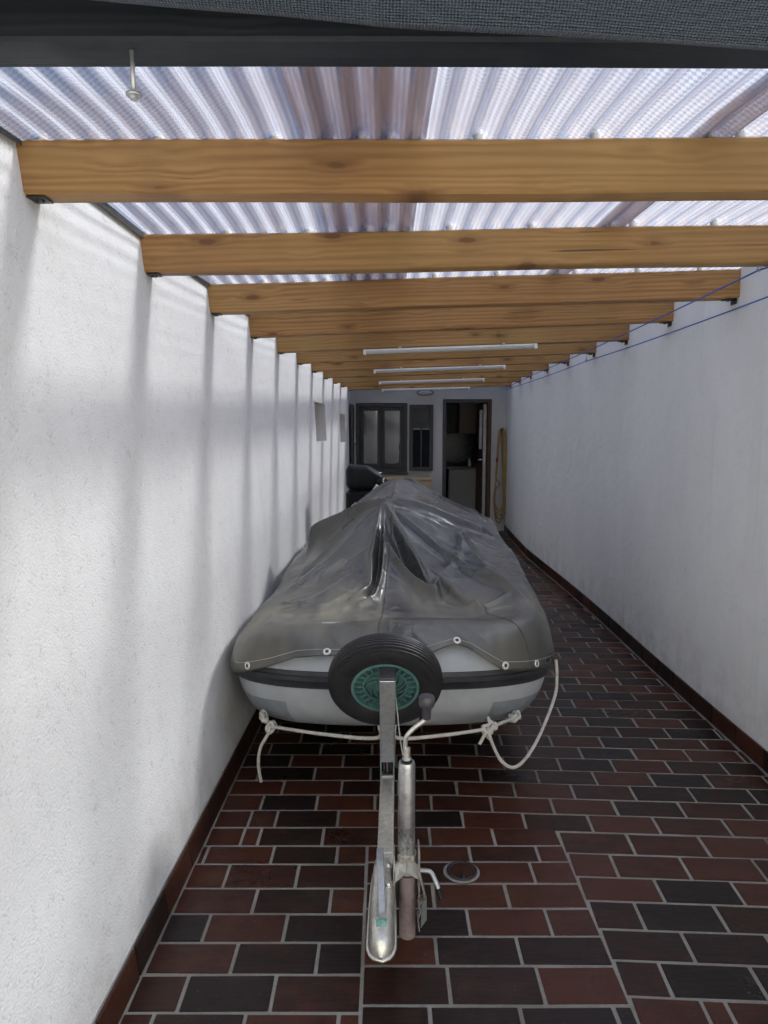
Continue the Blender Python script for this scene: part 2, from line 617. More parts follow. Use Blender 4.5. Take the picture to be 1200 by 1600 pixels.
class MB:
    def __init__(self):
        self.v, self.f = [], []

    def add(self, vs_, fs):
        b = len(self.v)
        self.v += [Vector(p) for p in vs_]
        self.f += [tuple(i + b for i in f) for f in fs]
        return self

    def hexa(self, p):  # 8 points: bottom ring 0-3, top ring 4-7
        return self.add(p, [(3, 2, 1, 0), (4, 5, 6, 7), (0, 1, 5, 4), (1, 2, 6, 5), (2, 3, 7, 6), (3, 0, 4, 7)])

    def box(self, lo, hi, mat=None):
        x0, y0, z0 = lo
        x1, y1, z1 = hi
        p = [Vector(q) for q in ((x0, y0, z0), (x1, y0, z0), (x1, y1, z0), (x0, y1, z0),
                                 (x0, y0, z1), (x1, y0, z1), (x1, y1, z1), (x0, y1, z1))]
        if mat is not None:
            p = [mat @ q for q in p]
        return self.hexa(p)

    def bbox(self, lo, hi, bev=0.004, mat=None):  # bevelled box
        lo, hi = Vector(lo), Vector(hi)
        vs_, idx = [], {}
        for sx in (0, 1):
            for sy in (0, 1):
                for sz in (0, 1):
                    for ax in range(3):
                        p = Vector((hi.x if sx else lo.x, hi.y if sy else lo.y, hi.z if sz else lo.z))
                        for k, s in enumerate((sx, sy, sz)):
                            if k != ax:
                                p[k] += -bev if s else bev
                        idx[(sx, sy, sz, ax)] = len(vs_)
                        vs_.append(mat @ p if mat is not None else p)
        fs = []
        g = lambda s, a: idx[(s[0], s[1], s[2], a)]
        for ax in range(3):
            a, b = (ax + 1) % 3, (ax + 2) % 3
            for s in (0, 1):
                cs = []
                for (i, j) in ((0, 0), (1, 0), (1, 1), (0, 1)):
                    q = [0, 0, 0]
                    q[ax], q[a], q[b] = s, i, j
                    cs.append(g(q, ax))
                fs.append(tuple(cs if s else cs[::-1]))
        for ax in range(3):
            a, b = (ax + 1) % 3, (ax + 2) % 3
            for i in (0, 1):
                for j in (0, 1):
                    q0, q1 = [0, 0, 0], [0, 0, 0]
                    q0[a] = q1[a] = i
                    q0[b] = q1[b] = j
                    q0[ax], q1[ax] = 0, 1
                    f = (g(q0, a), g(q1, a), g(q1, b), g(q0, b))
                    fs.append(f if (i + j) % 2 == 0 else f[::-1])
        for sx in (0, 1):
            for sy in (0, 1):
                for sz in (0, 1):
                    f = tuple(idx[(sx, sy, sz, k)] for k in range(3))
                    fs.append(f if (sx + sy + sz) % 2 else f[::-1])
        return self.add(vs_, fs)

    def tube(self, pts, r, n=10, closed=False, caps=True):
        pts = [Vector(p) for p in pts]
        m = len(pts)
        rs = r if isinstance(r, (list, tuple)) else [r] * m
        tans = []
        for i in range(m):
            if closed:
                t = pts[(i + 1) % m] - pts[(i - 1) % m]
            else:
                t = pts[min(i + 1, m - 1)] - pts[max(i - 1, 0)]
            tans.append(t.normalized())
        up = Vector((0, 0, 1)) if abs(tans[0].z) < 0.9 else Vector((1, 0, 0))
        nrm = (up - tans[0] * up.dot(tans[0])).normalized()
        vs_ = []
        for i in range(m):
            nrm = (nrm - tans[i] * nrm.dot(tans[i])).normalized()
            bi = tans[i].cross(nrm)
            for j in range(n):
                a = 2 * math.pi * j / n
                vs_.append(pts[i] + (nrm * math.cos(a) + bi * math.sin(a)) * rs[i])
        fs = []
        for i in range(m if closed else m - 1):
            k = (i + 1) % m
            for j in range(n):
                j2 = (j + 1) % n
                fs.append((i * n + j, i * n + j2, k * n + j2, k * n + j))
        if caps and not closed:
            fs.append(tuple(range(n))[::-1])
            fs.append(tuple((m - 1) * n + j for j in range(n)))
        return self.add(vs_, fs)

    def lathe(self, prof, mat, n=32, closed=False):
        vs_, fs = [], []
        for (r, h) in prof:
            for j in range(n):
                a = 2 * math.pi * j / n
                vs_.append(mat @ Vector((r * math.cos(a), r * math.sin(a), h)))
        m = len(prof)
        for i in range(m if closed else m - 1):
            k = (i + 1) % m
            for j in range(n):
                j2 = (j + 1) % n
                fs.append((i * n + j, i * n + j2, k * n + j2, k * n + j))
        return self.add(vs_, fs)

    def grid(self, fn, nu, nv, closed_u=False):
        vs_ = [fn(i, j) for i in range(nu) for j in range(nv)]
        fs = []
        for i in range(nu if closed_u else nu - 1):
            i2 = (i + 1) % nu
            for j in range(nv - 1):
                fs.append((i * nv + j, i2 * nv + j, i2 * nv + j + 1, i * nv + j + 1))
        return self.add(vs_, fs)

    def build(self, name, mat, parent=None, smooth=False, origin=None, bevel=0, auto=None):
        lo = Vector((min(p.x for p in self.v), min(p.y for p in self.v), min(p.z for p in self.v)))
        hi = Vector((max(p.x for p in self.v), max(p.y for p in self.v), max(p.z for p in self.v)))
        c = Vector(origin) if origin is not None else Vector(((lo.x + hi.x) / 2, (lo.y + hi.y) / 2, lo.z))
        me = bpy.data.meshes.new(name)
        me.from_pydata([tuple(p - c) for p in self.v], [], self.f)
        if smooth:
            me.polygons.foreach_set('use_smooth', [True] * len(me.polygons))
        me.validate()
        me.materials.append(M[mat])
        me.update()
        o = bpy.data.objects.new(name, me)
        link(o, parent, c)
        if auto is not None:
            me.set_sharp_from_angle(angle=R(auto))
        if bevel:
            md = o.modifiers.new('bevel', 'BEVEL')
            md.width = bevel
            md.segments = 2
            md.limit_method = 'ANGLE'
            md.angle_limit = R(35)
        return o


def axis_mat(origin, zdir, xhint=(1, 0, 0)):
    z = Vector(zdir).normalized()
    x = Vector(xhint)
    x = (x - z * x.dot(z)).normalized()
    y = z.cross(x)
    return Matrix((( x.x, y.x, z.x, origin[0]), (x.y, y.y, z.y, origin[1]), (x.z, y.z, z.z, origin[2]), (0, 0, 0, 1)))


def lerp(a, b, t):
    return a + (b - a) * t


def interp(x, xs, ys):
    return float(np.interp(x, xs, ys))


# ------------------------------------------------------------------ the lane's shape
def XL(y, z):     # face of the left wall: it leans out a little and the lane narrows away from us
    fl = 0.70 - 0.0243 * (y - 1.7)
    tp = 0.933 - 0.0517 * (y - 1.92)
    return -(fl + (tp - fl) * z / 2.14)


def XR(y, z):     # face of the right wall, slightly wavy
    return 1.735 + 0.012 * math.sin(y * 1.3) + (0.06 * max(0, (y - 8.5) / 2.0))


FARY = 10.55
BEAM_Y = [1.10] + [1.92 + 0.81 * i for i in range(11)]
BEAM_ZL = [EYE + q for q in (0.558, 0.600, 0.572, 0.553, 0.540, 0.531, 0.525, 0.520, 0.515, 0.515, 0.520, 0.522)]
BEAM_ZR = [EYE + q for q in (0.556, 0.607, 0.617, 0.627, 0.632, 0.617, 0.610, 0.606, 0.600, 0.592, 0.582, 0.580)]
BEAM_H, BEAM_T = 0.135, 0.083


def roof_z(x, y):
    l = interp(y, BEAM_Y, BEAM_ZL)
    r = interp(y, BEAM_Y, BEAM_ZR)
    return l + (r - l) * (x + 0.85) / 2.6 + BEAM_H


# ------------------------------------------------------------------ ground and floor
mb = MB()
mb.add([(-60, -60, -0.06), (60, -60, -0.06), (60, 60, -0.06), (-60, 60, -0.06)], [(0, 1, 2, 3)])
tag(mb.build('ground', 'concrete'), kind='structure')

mb = MB()      # unseen white wall, added behind the viewer to bounce light into the lane
mb.box((-6.0, -5.2, -0.06), (7.0, -4.9, 4.6))
tag(mb.build('added_bounce_wall', 'white_hull'), kind='structure')

mb = MB()
mb.box((-1.4, 0.45, -0.05), (2.1, FARY + 0.3, -0.0024))
floor = tag(mb.build('floor', 'grout', origin=(0, 0, 0)), kind='structure')
DRAIN = (0.272, 2.315)

PITCH = 0.2480
ROWP = 0.1232
JX = 0.0105
bricks = []     # (x0, x1, y0, y1)


def row(y0, y1, xa, xb, joints=None, phase=0.0, skew=None):
    if joints is None:
        k = math.floor((xa - phase) / PITCH) + 1
        joints = []
        x = phase + k * PITCH
        while x < xb:
            joints.append(x + random.uniform(-0.004, 0.004))
            x += PITCH
    js = [xa] + sorted(j for j in joints if xa + 0.02 < j < xb - 0.02) + [xb]
    for a, b in zip(js[:-1], js[1:]):
        if b - a > 0.016:
            bricks.append((a + JX / 2, b - JX / 2, y0 + JX / 2, y1 - JX / 2, skew))


def lx(y):
    return XL(y, 0) + 0.012


def rx(y):
    return XR(y, 0) - 0.014


JA, JB = -0.062, 0.664
# left strip near the camera: measured courses and joints
LY = [1.340, 1.463, 1.588, 1.713, 1.846, 1.972, 2.099, 2.226, 2.359, 2.470]
LJ = [[-0.55, -0.304], [-0.685, -0.43, -0.18], [-0.607, -0.365, -0.119], [-0.551, -0.304], [-0.685, -0.438, -0.195],
      [-0.551, -0.307], [-0.672, -0.424, -0.176], [-0.545, -0.301], [-0.647, -0.405, -0.17]]
for i in range(9):
    row(LY[i], LY[i + 1], lx(LY[i]), JA, LJ[i])
MY = [1.365, 1.489, 1.613, 1.737, 1.879, 1.998, 2.125, 2.252, 2.372, 2.470]
MJ = [[0.181, 0.43], [0.06, 0.31, 0.56], [0.121, 0.362, 0.614], [0.181, 0.436], [0.155, 0.401],
      [0.017, 0.265, 0.516], [0.164, 0.408], [0.27, 0.518], [0.06, 0.313, 0.56]]
for i in range(9):
    row(MY[i], MY[i + 1], JA, JB, MJ[i])
RY = [1.375, 1.500, 1.625, 1.750, 1.883, 2.014, 2.147, 2.272, 2.408, 2.546]
RJ = [[0.791, 1.048, 1.30, 1.55], [0.92, 1.17, 1.42], [0.853, 0.917, 1.17, 1.42, 1.66], [0.791, 1.048, 1.297, 1.55], [0.909, 1.16, 1.41, 1.66],
      [0.813, 1.066, 1.315, 1.565], [0.923, 1.179, 1.43, 1.68], [0.815, 1.062, 1.317, 1.565], [0.919, 1.187, 1.435, 1.685]]
for i in range(9):
    row(RY[i], RY[i + 1], JB, rx(RY[i]), RJ[i], 0, 1.0)
row(2.470, 2.592, lx(2.5), JB, [-0.536, -0.472, -0.231, -0.012, 0.174, 0.415])
# everything farther away runs through in half bond
y = 2.592
i = 0
while y < FARY - 0.02:
    y1 = min(y + ROWP, FARY - 0.01)
    if i == 0:
        row(y, y1, lx(y), rx(y), [-0.655, -0.531, -0.427, -0.183, 0.06, 0.311, 0.553, 0.809, 1.063, 1.332, 1.58], 0, 0.2)
    elif i == 1:
        row(y, y1, lx(y), rx(y), [-0.504, -0.278, -0.037, 0.195, 0.442, 0.690, 0.942, 1.21, 1.47], 0, 0.2)
    else:
        row(y, y1, lx(y), rx(y), None, (0.066 if i % 2 == 0 else 0.192) + 0.0012 * i + random.uniform(-0.012, 0.012), 0.2)
    y = y1
    i += 1
# towards and behind the camera
y, i = 1.340, 0
while y > 0.62:
    row(y - ROWP, y - (0 if i else 0.0), lx(y), rx(y), None, 0.066 if i % 2 == 0 else 0.192)
    y -= ROWP
    i += 1

# one shared brick, 1 x 1 in plan, with eased edges
def brick_mesh(sx, sy, h=0.014):
    m = MB()
    m.bbox((-sx / 2, -sy / 2, -h), (sx / 2, sy / 2, 0), 0.0022)
    me = bpy.data.meshes.new('brick')
    me.from_pydata([tuple(p) for p in m.v], [], m.f)
    me.materials.append(M['brick'])
    return me


BASE = brick_mesh(0.2375, 0.1127)


def score(b):
    cx, cy = (b[0] + b[1]) / 2, (b[2] + b[3]) / 2
    if cy < 1.55 or abs(cx) / cy > 0.62:
        return 1e9          # below or beside the picture
    if -0.62 < cx < 0.70 and 3.0 < cy:
        return 1e8          # hidden by the boat
    return cy - 0.02 * (b[1] - b[0])


bricks.sort(key=score)
near = [b for b in bricks if score(b) < 1e7][:300]
near_set = set(near)
rest = MB()
for b in bricks:
    cx, cy = (b[0] + b[1]) / 2, (b[2] + b[3]) / 2
    dz = random.uniform(-0.0012, 0.0012)
    rot = 0.0
    if b[4] is not None and (b[4] > 0.5 or cx > b[4]):     # the courses veer a little towards the smooth wall
        cy -= 0.055 * (cx - b[4])
        rot = -0.055
    if b in near_set:
        o = bpy.data.objects.new('brick', BASE)
        link(o, floor, (cx, cy, dz))
        o.scale = ((b[1] - b[0]) / 0.2375, (b[3] - b[2]) / 0.1127, 1)
        o.rotation_euler = (random.uniform(-0.006, 0.006), random.uniform(-0.005, 0.005), rot + random.uniform(-0.008, 0.008))
    else:
        mt = Matrix.Translation((cx, cy, dz)) @ Matrix.Rotation(rot + random.uniform(-0.006, 0.006), 4, 'Z')
        hx_, hy_ = (b[1] - b[0]) / 2, (b[3] - b[2]) / 2
        rest.bbox((-hx_, -hy_, -0.014), (hx_, hy_, 0), 0.0022, mt)
tag(rest.build('brick_field', 'brick', floor), kind='stuff')

# ------------------------------------------------------------------ walls
def wall_grid(name, mat, xf, y0, y1, ztop, thick, holes, label):
    """vertical wall whose face is x = xf(y, z); holes = (ya, yb, za, zb, depth)"""
    ys = sorted(set([round(lerp(y0, y1, i / 60), 4) for i in range(61)] + [h[0] for h in holes] + [h[1] for h in holes]))
    zs_ = sorted(set([0.0, 0.4, 0.8, 1.2, 1.6, 2.0] + [h[2] for h in holes] + [h[3] for h in holes]))
    nz = len(zs_) + 1
    m = MB()
    s = -1 if thick < 0 else 1

    def pz(j, yy):
        return zs_[j] if j < nz - 1 else ztop(yy)
    vs_ = []
    for yy in ys:
        for j in range(nz):
            z = pz(j, yy)
            vs_.append((xf(yy, z), yy, z))
    fs = []
    for a in range(len(ys) - 1):
        for j in range(nz - 1):
            ym = (ys[a] + ys[a + 1]) / 2
            zm = (pz(j, ym) + pz(j + 1, ym)) / 2
            if any(h[0] < ym < h[1] and h[2] < zm < h[3] for h in holes):
                continue
            f = (a * nz + j, (a + 1) * nz + j, (a + 1) * nz + j + 1, a * nz + j + 1)
            fs.append(f if s > 0 else f[::-1])
    m.add(vs_, fs)
    # top, back and ends
    tv = []
    for yy in ys:
        zt = ztop(yy)
        tv += [(xf(yy, zt), yy, zt), (xf(yy, zt) + thick, yy, zt), (xf(yy, zt) + thick, yy, 0)]
    tf = []
    for a in range(len(ys) - 1):
        tf.append((a * 3, a * 3 + 3, a * 3 + 4, a * 3 + 1))
        tf.append((a * 3 + 1, a * 3 + 4, a * 3 + 5, a * 3 + 2))
    m.add(tv, tf)
    for yy in (ys[0], ys[-1]):
        zt = ztop(yy)
        m.add([(xf(yy, 0), yy, 0), (xf(yy, zt), yy, zt), (xf(yy, zt) + thick, yy, zt), (xf(yy, zt) + thick, yy, 0)], [(0, 1, 2, 3)])
    for (ya, yb, za, zb, d) in holes:     # reveals
        q = lambda yy, zz, dd: (xf(yy, zz) + s * dd, yy, zz)
        for (p, r) in (((ya, za), (yb, za)), ((yb, za), (yb, zb)), ((yb, zb), (ya, zb)), ((ya, zb), (ya, za))):
            m.add([q(*p, 0), q(*r, 0), q(*r, d), q(*p, d)], [(0, 1, 2, 3)])
    o = m.build(name, mat, origin=(xf(4, 0), 4, 0))
    return tag(o, label, 'wall')


NICHES = [(6.82, 7.60, 1.40, 1.785, 0.16), (9.02, 9.72, 1.345, 1.715, 0.16)]
lw_ = wall_grid('roughcast_wall', 'rough_stucco', XL, 0.55, FARY, lambda yy: roof_z(XL(yy, 2.2), yy) + 0.004, -0.28, NICHES,
                'rough white roughcast wall in sunlight along the lane, striped with beam shadows')
for (ya, yb, za, zb, d) in NICHES:
    m = MB()
    x = XL((ya + yb) / 2, za) - d + 0.004
    m.hexa([(XL(ya, za) - d - 0.01, ya, za), (XL(ya, za) - d + 0.004, ya, za), (XL(yb, za) - d + 0.004, yb, za), (XL(yb, za) - d - 0.01, yb, za),
            (XL(ya, zb) - d - 0.01, ya, zb), (XL(ya, zb) - d + 0.004, ya, zb), (XL(yb, zb) - d + 0.004, yb, zb), (XL(yb, zb) - d - 0.01, yb, zb)])
    m.build('niche_panel', 'niche', lw_)
# dark gasket under the roof edge
m = MB()
m.grid(lambda i, j: (lambda yy: Vector((XL(yy, 2.25) + (0.014, 0.014, -0.01)[j], yy, roof_z(-0.9, yy) + (-0.014, 0.010, 0.010)[j])))(1.0 + i * 0.19), 51, 3)
m.build('gasket_strip', 'gasket', lw_)
rw_ = wall_grid('smooth_wall', 'fine_stucco', XR, 0.55, FARY, lambda yy: roof_z(1.75, yy) + 0.004, 0.28, [],
                'smooth white rendered wall in shade along the side of the lane with the clothes lines')


def skirting(parent, xf, sgn):
    SK = 0.252
    hgt = 0.092
    me0 = None
    k = 0
    yy = 1.834 - SK * 18 if sgn < 0 else 1.80 - SK * 18
    while yy < FARY - 0.05:
        y1 = min(yy + SK - 0.006, FARY - 0.01)
        if yy > 0.55:
            xa, xb = xf(yy, 0), xf(y1, 0)
            L = y1 - yy
            if me0 is None:
                mm = MB()
                mm.bbox((-0.010, -(SK - 0.006) / 2, 0), (0.0, (SK - 0.006) / 2, hgt), 0.002)
                me0 = bpy.data.meshes.new('skirting_tile')
                me0.from_pydata([tuple(p) for p in mm.v], [], mm.f)
                me0.materials.append(M['skirt'])
            o = bpy.data.objects.new('skirting_tile', me0)
            off = 0.0115 if sgn < 0 else -0.0015
            link(o, parent, ((xa + xb) / 2 + off, (yy + y1) / 2, 0.003 + random.uniform(-0.001, 0.001)))
            o.scale = (1, L / (SK - 0.006), 1)
            lean = math.atan2(xf(yy, 0.1) - xf(yy, 0), 0.1)
            o.rotation_euler = (0, lean + random.uniform(-0.006, 0.006), -math.atan2(xb - xa, L))
        yy += SK
        k += 1
    # cement bed behind the tiles
    m = MB()
    y0_, n_ = 0.56, 50
    st = (FARY - 0.02 - y0_) / (n_ - 1)
    m.grid(lambda i, j: Vector((xf(y0_ + i * st, 0.095 if j else 0) + (0.0045 if sgn < 0 else -0.0045), y0_ + i * st, (0.0, 0.097)[j])), n_, 2)
    m.build('cement_bed', 'grout', parent)


skirting(lw_, XL, -1)
skirting(rw_, XR, 1)

# ------------------------------------------------------------------ house wall at the end of the lane
WX0, WX1, WZ0, WZ1 = -0.415, 0.345, 0.88, 1.90
DX0, DX1, DZ1 = 0.865, 1.585, 1.955
m = MB()
xs = [-2.2, WX0, WX1, DX0, DX1, 3.0]
zs_ = [0.0, WZ0, WZ1, DZ1, 3.0]
nzs = len(zs_)
T = 0.24
vsf = [(x, FARY, z) for x in xs for z in zs_]
fs = []
for a in range(5):
    for j in range(nzs - 1):
        if a == 1 and j == 1:
            continue
        if a == 3 and j < 3:
            continue
        fs.append((a * nzs + j, (a + 1) * nzs + j, (a + 1) * nzs + j + 1, a * nzs + j + 1))
m.add(vsf, fs)
m.add([(x, FARY + T, z) for x in xs for z in zs_], [f[::-1] for f in fs])
for (x0, x1, z0, z1, bot) in ((WX0, WX1, WZ0, WZ1, True), (DX0, DX1, 0, DZ1, False)):
    ring = [(x0, z0), (x1, z0), (x1, z1), (x0, z1)]
    for k in range(4):
        if k == 0 and not bot:
            continue
        p, q = ring[k], ring[(k + 1) % 4]
        m.add([(p[0], FARY, p[1]), (q[0], FARY, q[1]), (q[0], FARY + T, q[1]), (p[0], FARY + T, p[1])], [(0, 1, 2, 3)])
m.add([(-2.2, FARY, 3), (3, FARY, 3), (3, FARY + T, 3), (-2.2, FARY + T, 3)], [(0, 1, 2, 3)])
hw_ = tag(m.build('house_wall', 'house_paint', origin=(0.6, FARY, 0)), 'pale end wall of the house with dark window and open doorway', 'wall')

# window
m = MB()
fy0, fy1 = FARY + 0.035, FARY + 0.10
m.bbox((WX0 + 0.002, fy0 - 0.04, WZ0 + 0.002), (WX0 + 0.06, fy1, WZ1 - 0.002), 0.004)
m.bbox((WX1 - 0.06, fy0 - 0.04, WZ0 + 0.002), (WX1 - 0.002, fy1, WZ1 - 0.002), 0.004)
m.bbox((WX0 + 0.06, fy0 - 0.04, WZ1 - 0.06), (WX1 - 0.06, fy1, WZ1 - 0.002), 0.004)
m.bbox((WX0 + 0.06, fy0 - 0.04, WZ0 + 0.002), (WX1 - 0.06, fy1, WZ0 + 0.06), 0.004)
win = m.build('window', 'anthracite', hw_)
XM = (WX0 + WX1) / 2 - 0.01
for (a, b, hx, ang) in ((WX0 + 0.062, XM - 0.002, (WX0 + XM) / 2 + 0.03, -2.2), (XM + 0.002, WX1 - 0.062, WX1 - 0.062, -4.2)):
    m = MB()
    zt, zb = WZ1 - 0.062, WZ0 + 0.062
    y0, y1 = fy0 - 0.018, fy0 + 0.03
    mt = Matrix.Translation((hx, y0, 0)) @ Matrix.Rotation(R(ang), 4, 'Z') @ Matrix.Translation((-hx, -y0, 0))
    m.bbox((a, y0, zb), (a + 0.052, y1, zt), 0.004, mt)
    m.bbox((b - 0.052, y0, zb), (b, y1, zt), 0.004, mt)
    m.bbox((a + 0.052, y0, zt - 0.055), (b - 0.052, y1, zt), 0.004, mt)
    m.bbox((a + 0.052, y0, zb), (b - 0.052, y1, zb + 0.065), 0.004, mt)
    m.build('casement_frame', 'anthracite', win)
    m = MB()
    m.box((a + 0.048, y0 + 0.02, zb + 0.06), (b - 0.048, y0 + 0.026, zt - 0.05), mt)
    m.build('pane', 'pane', win)
m = MB()
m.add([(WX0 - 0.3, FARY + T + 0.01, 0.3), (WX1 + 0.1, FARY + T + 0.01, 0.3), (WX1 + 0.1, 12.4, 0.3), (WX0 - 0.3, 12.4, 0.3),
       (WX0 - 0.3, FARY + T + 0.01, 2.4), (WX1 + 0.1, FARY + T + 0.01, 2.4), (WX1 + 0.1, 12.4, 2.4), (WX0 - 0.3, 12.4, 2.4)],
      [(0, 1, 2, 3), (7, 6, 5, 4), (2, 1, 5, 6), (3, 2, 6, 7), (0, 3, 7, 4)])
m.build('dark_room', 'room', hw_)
m = MB()
m.bbox((WX0 - 0.01, FARY - 0.035, WZ0 - 0.03), (WX1 + 0.01, FARY + 0.04, WZ0 - 0.001), 0.004)
m.build('window_sill', 'anthracite', win)


def shutter(x0, x1, z0, z1, yb):
    m = MB()
    t0, t1 = yb - 0.036, yb
    fr = 0.055
    m.bbox((x0, t0, z0), (x0 + fr, t1, z1), 0.003)
    m.bbox((x1 - fr, t0, z0), (x1, t1, z1), 0.003)
    zm = z0 + (z1 - z0) * 0.68
    for (a, b) in ((z0, z0 + fr), (zm - 0.03, zm + 0.03), (z1 - fr, z1)):
        m.bbox((x0 + fr, t0, a), (x1 - fr, t1, b), 0.003)
    xm = (x0 + x1) / 2
    m.bbox((xm - 0.011, t0 + 0.002, z0 + fr), (xm + 0.011, t1 - 0.002, zm - 0.03), 0.002)
    o = m.build('shutter', 'anthracite', hw_)
    m = MB()
    m.bbox((x0 + fr, t0 + 0.015, zm + 0.03), (x1 - fr, t0 + 0.024, z1 - fr), 0.002)
    m.build('upper_panel', 'navy', o)
    m = MB()
    z = z0 + fr + 0.012
    while z < zm - 0.045:
        for (a, b) in ((x0 + fr, xm - 0.011), (xm + 0.011, x1 - fr)):
            mt = Matrix.Translation(((a + b) / 2, t0 + 0.018, z)) @ Matrix.Rotation(R(38), 4, 'X')
            m.box((-(b - a) / 2, -0.014, -0.002), ((b - a) / 2, 0.014, 0.002), mt)
        z += 0.021
    tag(m.build('louvre_slats', 'navy', o), kind='stuff')
    return o


shutter(0.372, 0.722, 0.905, 1.872, FARY - 0.012)
# the other shutter is folded back against the side wall: we see its edge and a slim inner face
m = MB()
m.bbox((-0.476, FARY - 0.36, 0.90), (-0.438, FARY - 0.015, 1.87), 0.003)
so = m.build('shutter', 'navy', hw_)
so['label'] = 'shutter folded back against the rough side wall'
m = MB()
m.tube(catmull([(-0.436, FARY - 0.30, 1.30), (-0.415, FARY - 0.31, 1.29), (-0.41, FARY - 0.32, 1.33), (-0.425, FARY - 0.32, 1.40)], 4), 0.006, 6)
m.build('hook', 'chrome', so)

# doorway, frame, open leaf
m = MB()
m.bbox((DX0 + 0.002, FARY - 0.012, 0), (DX0 + 0.055, FARY + 0.12, DZ1 - 0.003), 0.004)
m.bbox((DX0 + 0.055, FARY - 0.012, DZ1 - 0.055), (DX1 - 0.055, FARY + 0.12, DZ1 - 0.003), 0.004)
m.build('door_frame', 'anthracite', hw_)
m = MB()
m.bbox((DX1 - 0.055, FARY - 0.014, 0), (DX1 - 0.002, FARY + 0.12, DZ1 - 0.003), 0.004)
m.build('door_post', 'brown_wood', hw_)
m = MB()
m.bbox((DX1 - 0.118, FARY + 0.05, 0.01), (DX1 - 0.064, FARY + 0.80, DZ1 - 0.065), 0.004)
dl = m.build('door', 'brown_wood', hw_)
m = MB()
m.box((DX1 - 0.114, FARY + 0.047, 0.02), (DX1 - 0.068, FARY + 0.0495, DZ1 - 0.075))
m.build('door_edge', 'pale_edge', dl)
m = MB()
m.bbox((DX1 - 0.104, FARY + 0.040, 0.98), (DX1 - 0.078, FARY + 0.0465, 1.16), 0.002)
m.build('lock_plate', 'galv', dl)
m = MB()
m.tube([(DX1 - 0.118, FARY + 0.09, 1.06), (DX1 - 0.165, FARY + 0.09, 1.06), (DX1 - 0.168, FARY + 0.20, 1.06)], 0.009, 8)
m.build('door_handle', 'chrome', dl)
m = MB()
m.bbox((DX1 - 0.165, FARY + 0.10, 1.22), (DX1 - 0.12, FARY + 0.13, 1.80), 0.006)
m.build('pull_bar', 'pale_edge', dl)

# the dim kitchen behind
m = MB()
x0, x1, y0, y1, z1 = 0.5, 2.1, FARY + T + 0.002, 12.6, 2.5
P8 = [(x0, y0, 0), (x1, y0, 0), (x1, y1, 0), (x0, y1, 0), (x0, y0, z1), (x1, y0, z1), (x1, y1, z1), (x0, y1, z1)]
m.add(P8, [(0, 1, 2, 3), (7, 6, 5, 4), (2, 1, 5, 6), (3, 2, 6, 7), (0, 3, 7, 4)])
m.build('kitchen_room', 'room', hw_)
kx0, kx1 = 1.04, 1.60
k_ = thing('base_cabinet', 'grey kitchen base cabinet seen through the open doorway', 'cabinet', ((kx0 + kx1) / 2, 11.7, 0))
m = MB()
m.bbox((kx0, 11.42, 0.08), (kx1, 12.0, 0.88), 0.004)
m.build('carcass', 'cabinet', k_)
m = MB()
m.bbox((kx0 + 0.012, 11.40, 0.10), (kx1 - 0.012, 11.419, 0.865), 0.004)
m.build('cabinet_door', 'cabinet', k_)
m = MB()
m.bbox((kx0 - 0.04, 11.39, 0.882), (kx1 + 0.05, 12.02, 0.92), 0.004)
m.build('worktop', 'counter', k_)
m = MB()
m.bbox((kx0 + 0.02, 11.46, 0.0), (kx1 - 0.02, 11.98, 0.079), 0.003)
m.build('plinth', 'counter', k_)
k_ = thing('wall_cabinet', 'taupe kitchen wall cabinet hanging inside the doorway', 'cabinet', (1.42, 12.4, 1.44))
m = MB()
m.bbox((1.28, 12.22, 1.44), (1.62, 12.598, 2.02), 0.004)
m.build('carcass', 'cabinet_brown', k_)
m = MB()
m.bbox((1.285, 12.20, 1.445), (1.615, 12.219, 2.015), 0.004)
m.build('cabinet_door', 'cabinet_brown', k_)
m = MB()
m.bbox((0.98, 12.58, 0.92), (1.9, 12.597, 1.435), 0.002)
m.build('splashback', 'bluetile', hw_)
f_ = thing('dish_soap_bottle', 'small white bottle on the dark kitchen worktop', 'bottle', (1.385, 11.55, 0.92))
m = MB()
m.lathe([(0.0, 0), (0.024, 0), (0.026, 0.01), (0.026, 0.07), (0.012, 0.09), (0.012, 0.10)], Matrix.Translation((1.385, 11.55, 0.9205)), 14)
m.build('bottle_body', 'white_plastic', f_, True)
m = MB()
m.lathe([(0.013, 0.10), (0.013, 0.122), (0.0, 0.124)], Matrix.Translation((1.385, 11.55, 0.9205)), 14)
m.build('bottle_cap', 'white_plastic', f_, True)

# low beige cabinet under the window
k_ = thing('low_cabinet', 'low beige wooden cabinet under the window behind the boat', 'cabinet', (0.34, 10.2, 0))
m = MB()
m.bbox((0.0, 9.95, 0.04), (0.665, 10.46, 0.80), 0.004)
m.build('carcass', 'beige_wood', k_)
m = MB()
m.bbox((-0.015, 9.93, 0.802), (0.68, 10.47, 0.835), 0.004)
m.build('cabinet_top', 'beige_wood', k_)
for xa, xb in ((0.01, 0.328), (0.337, 0.655)):
    m = MB()
    m.bbox((xa, 9.932, 0.06), (xb, 9.949, 0.79), 0.003)
    m.build('cabinet_door', 'beige_wood', k_)
m = MB()
m.bbox((0.02, 9.97, 0.0), (0.645, 10.44, 0.039), 0.003)
m.build('plinth', 'counter', k_)

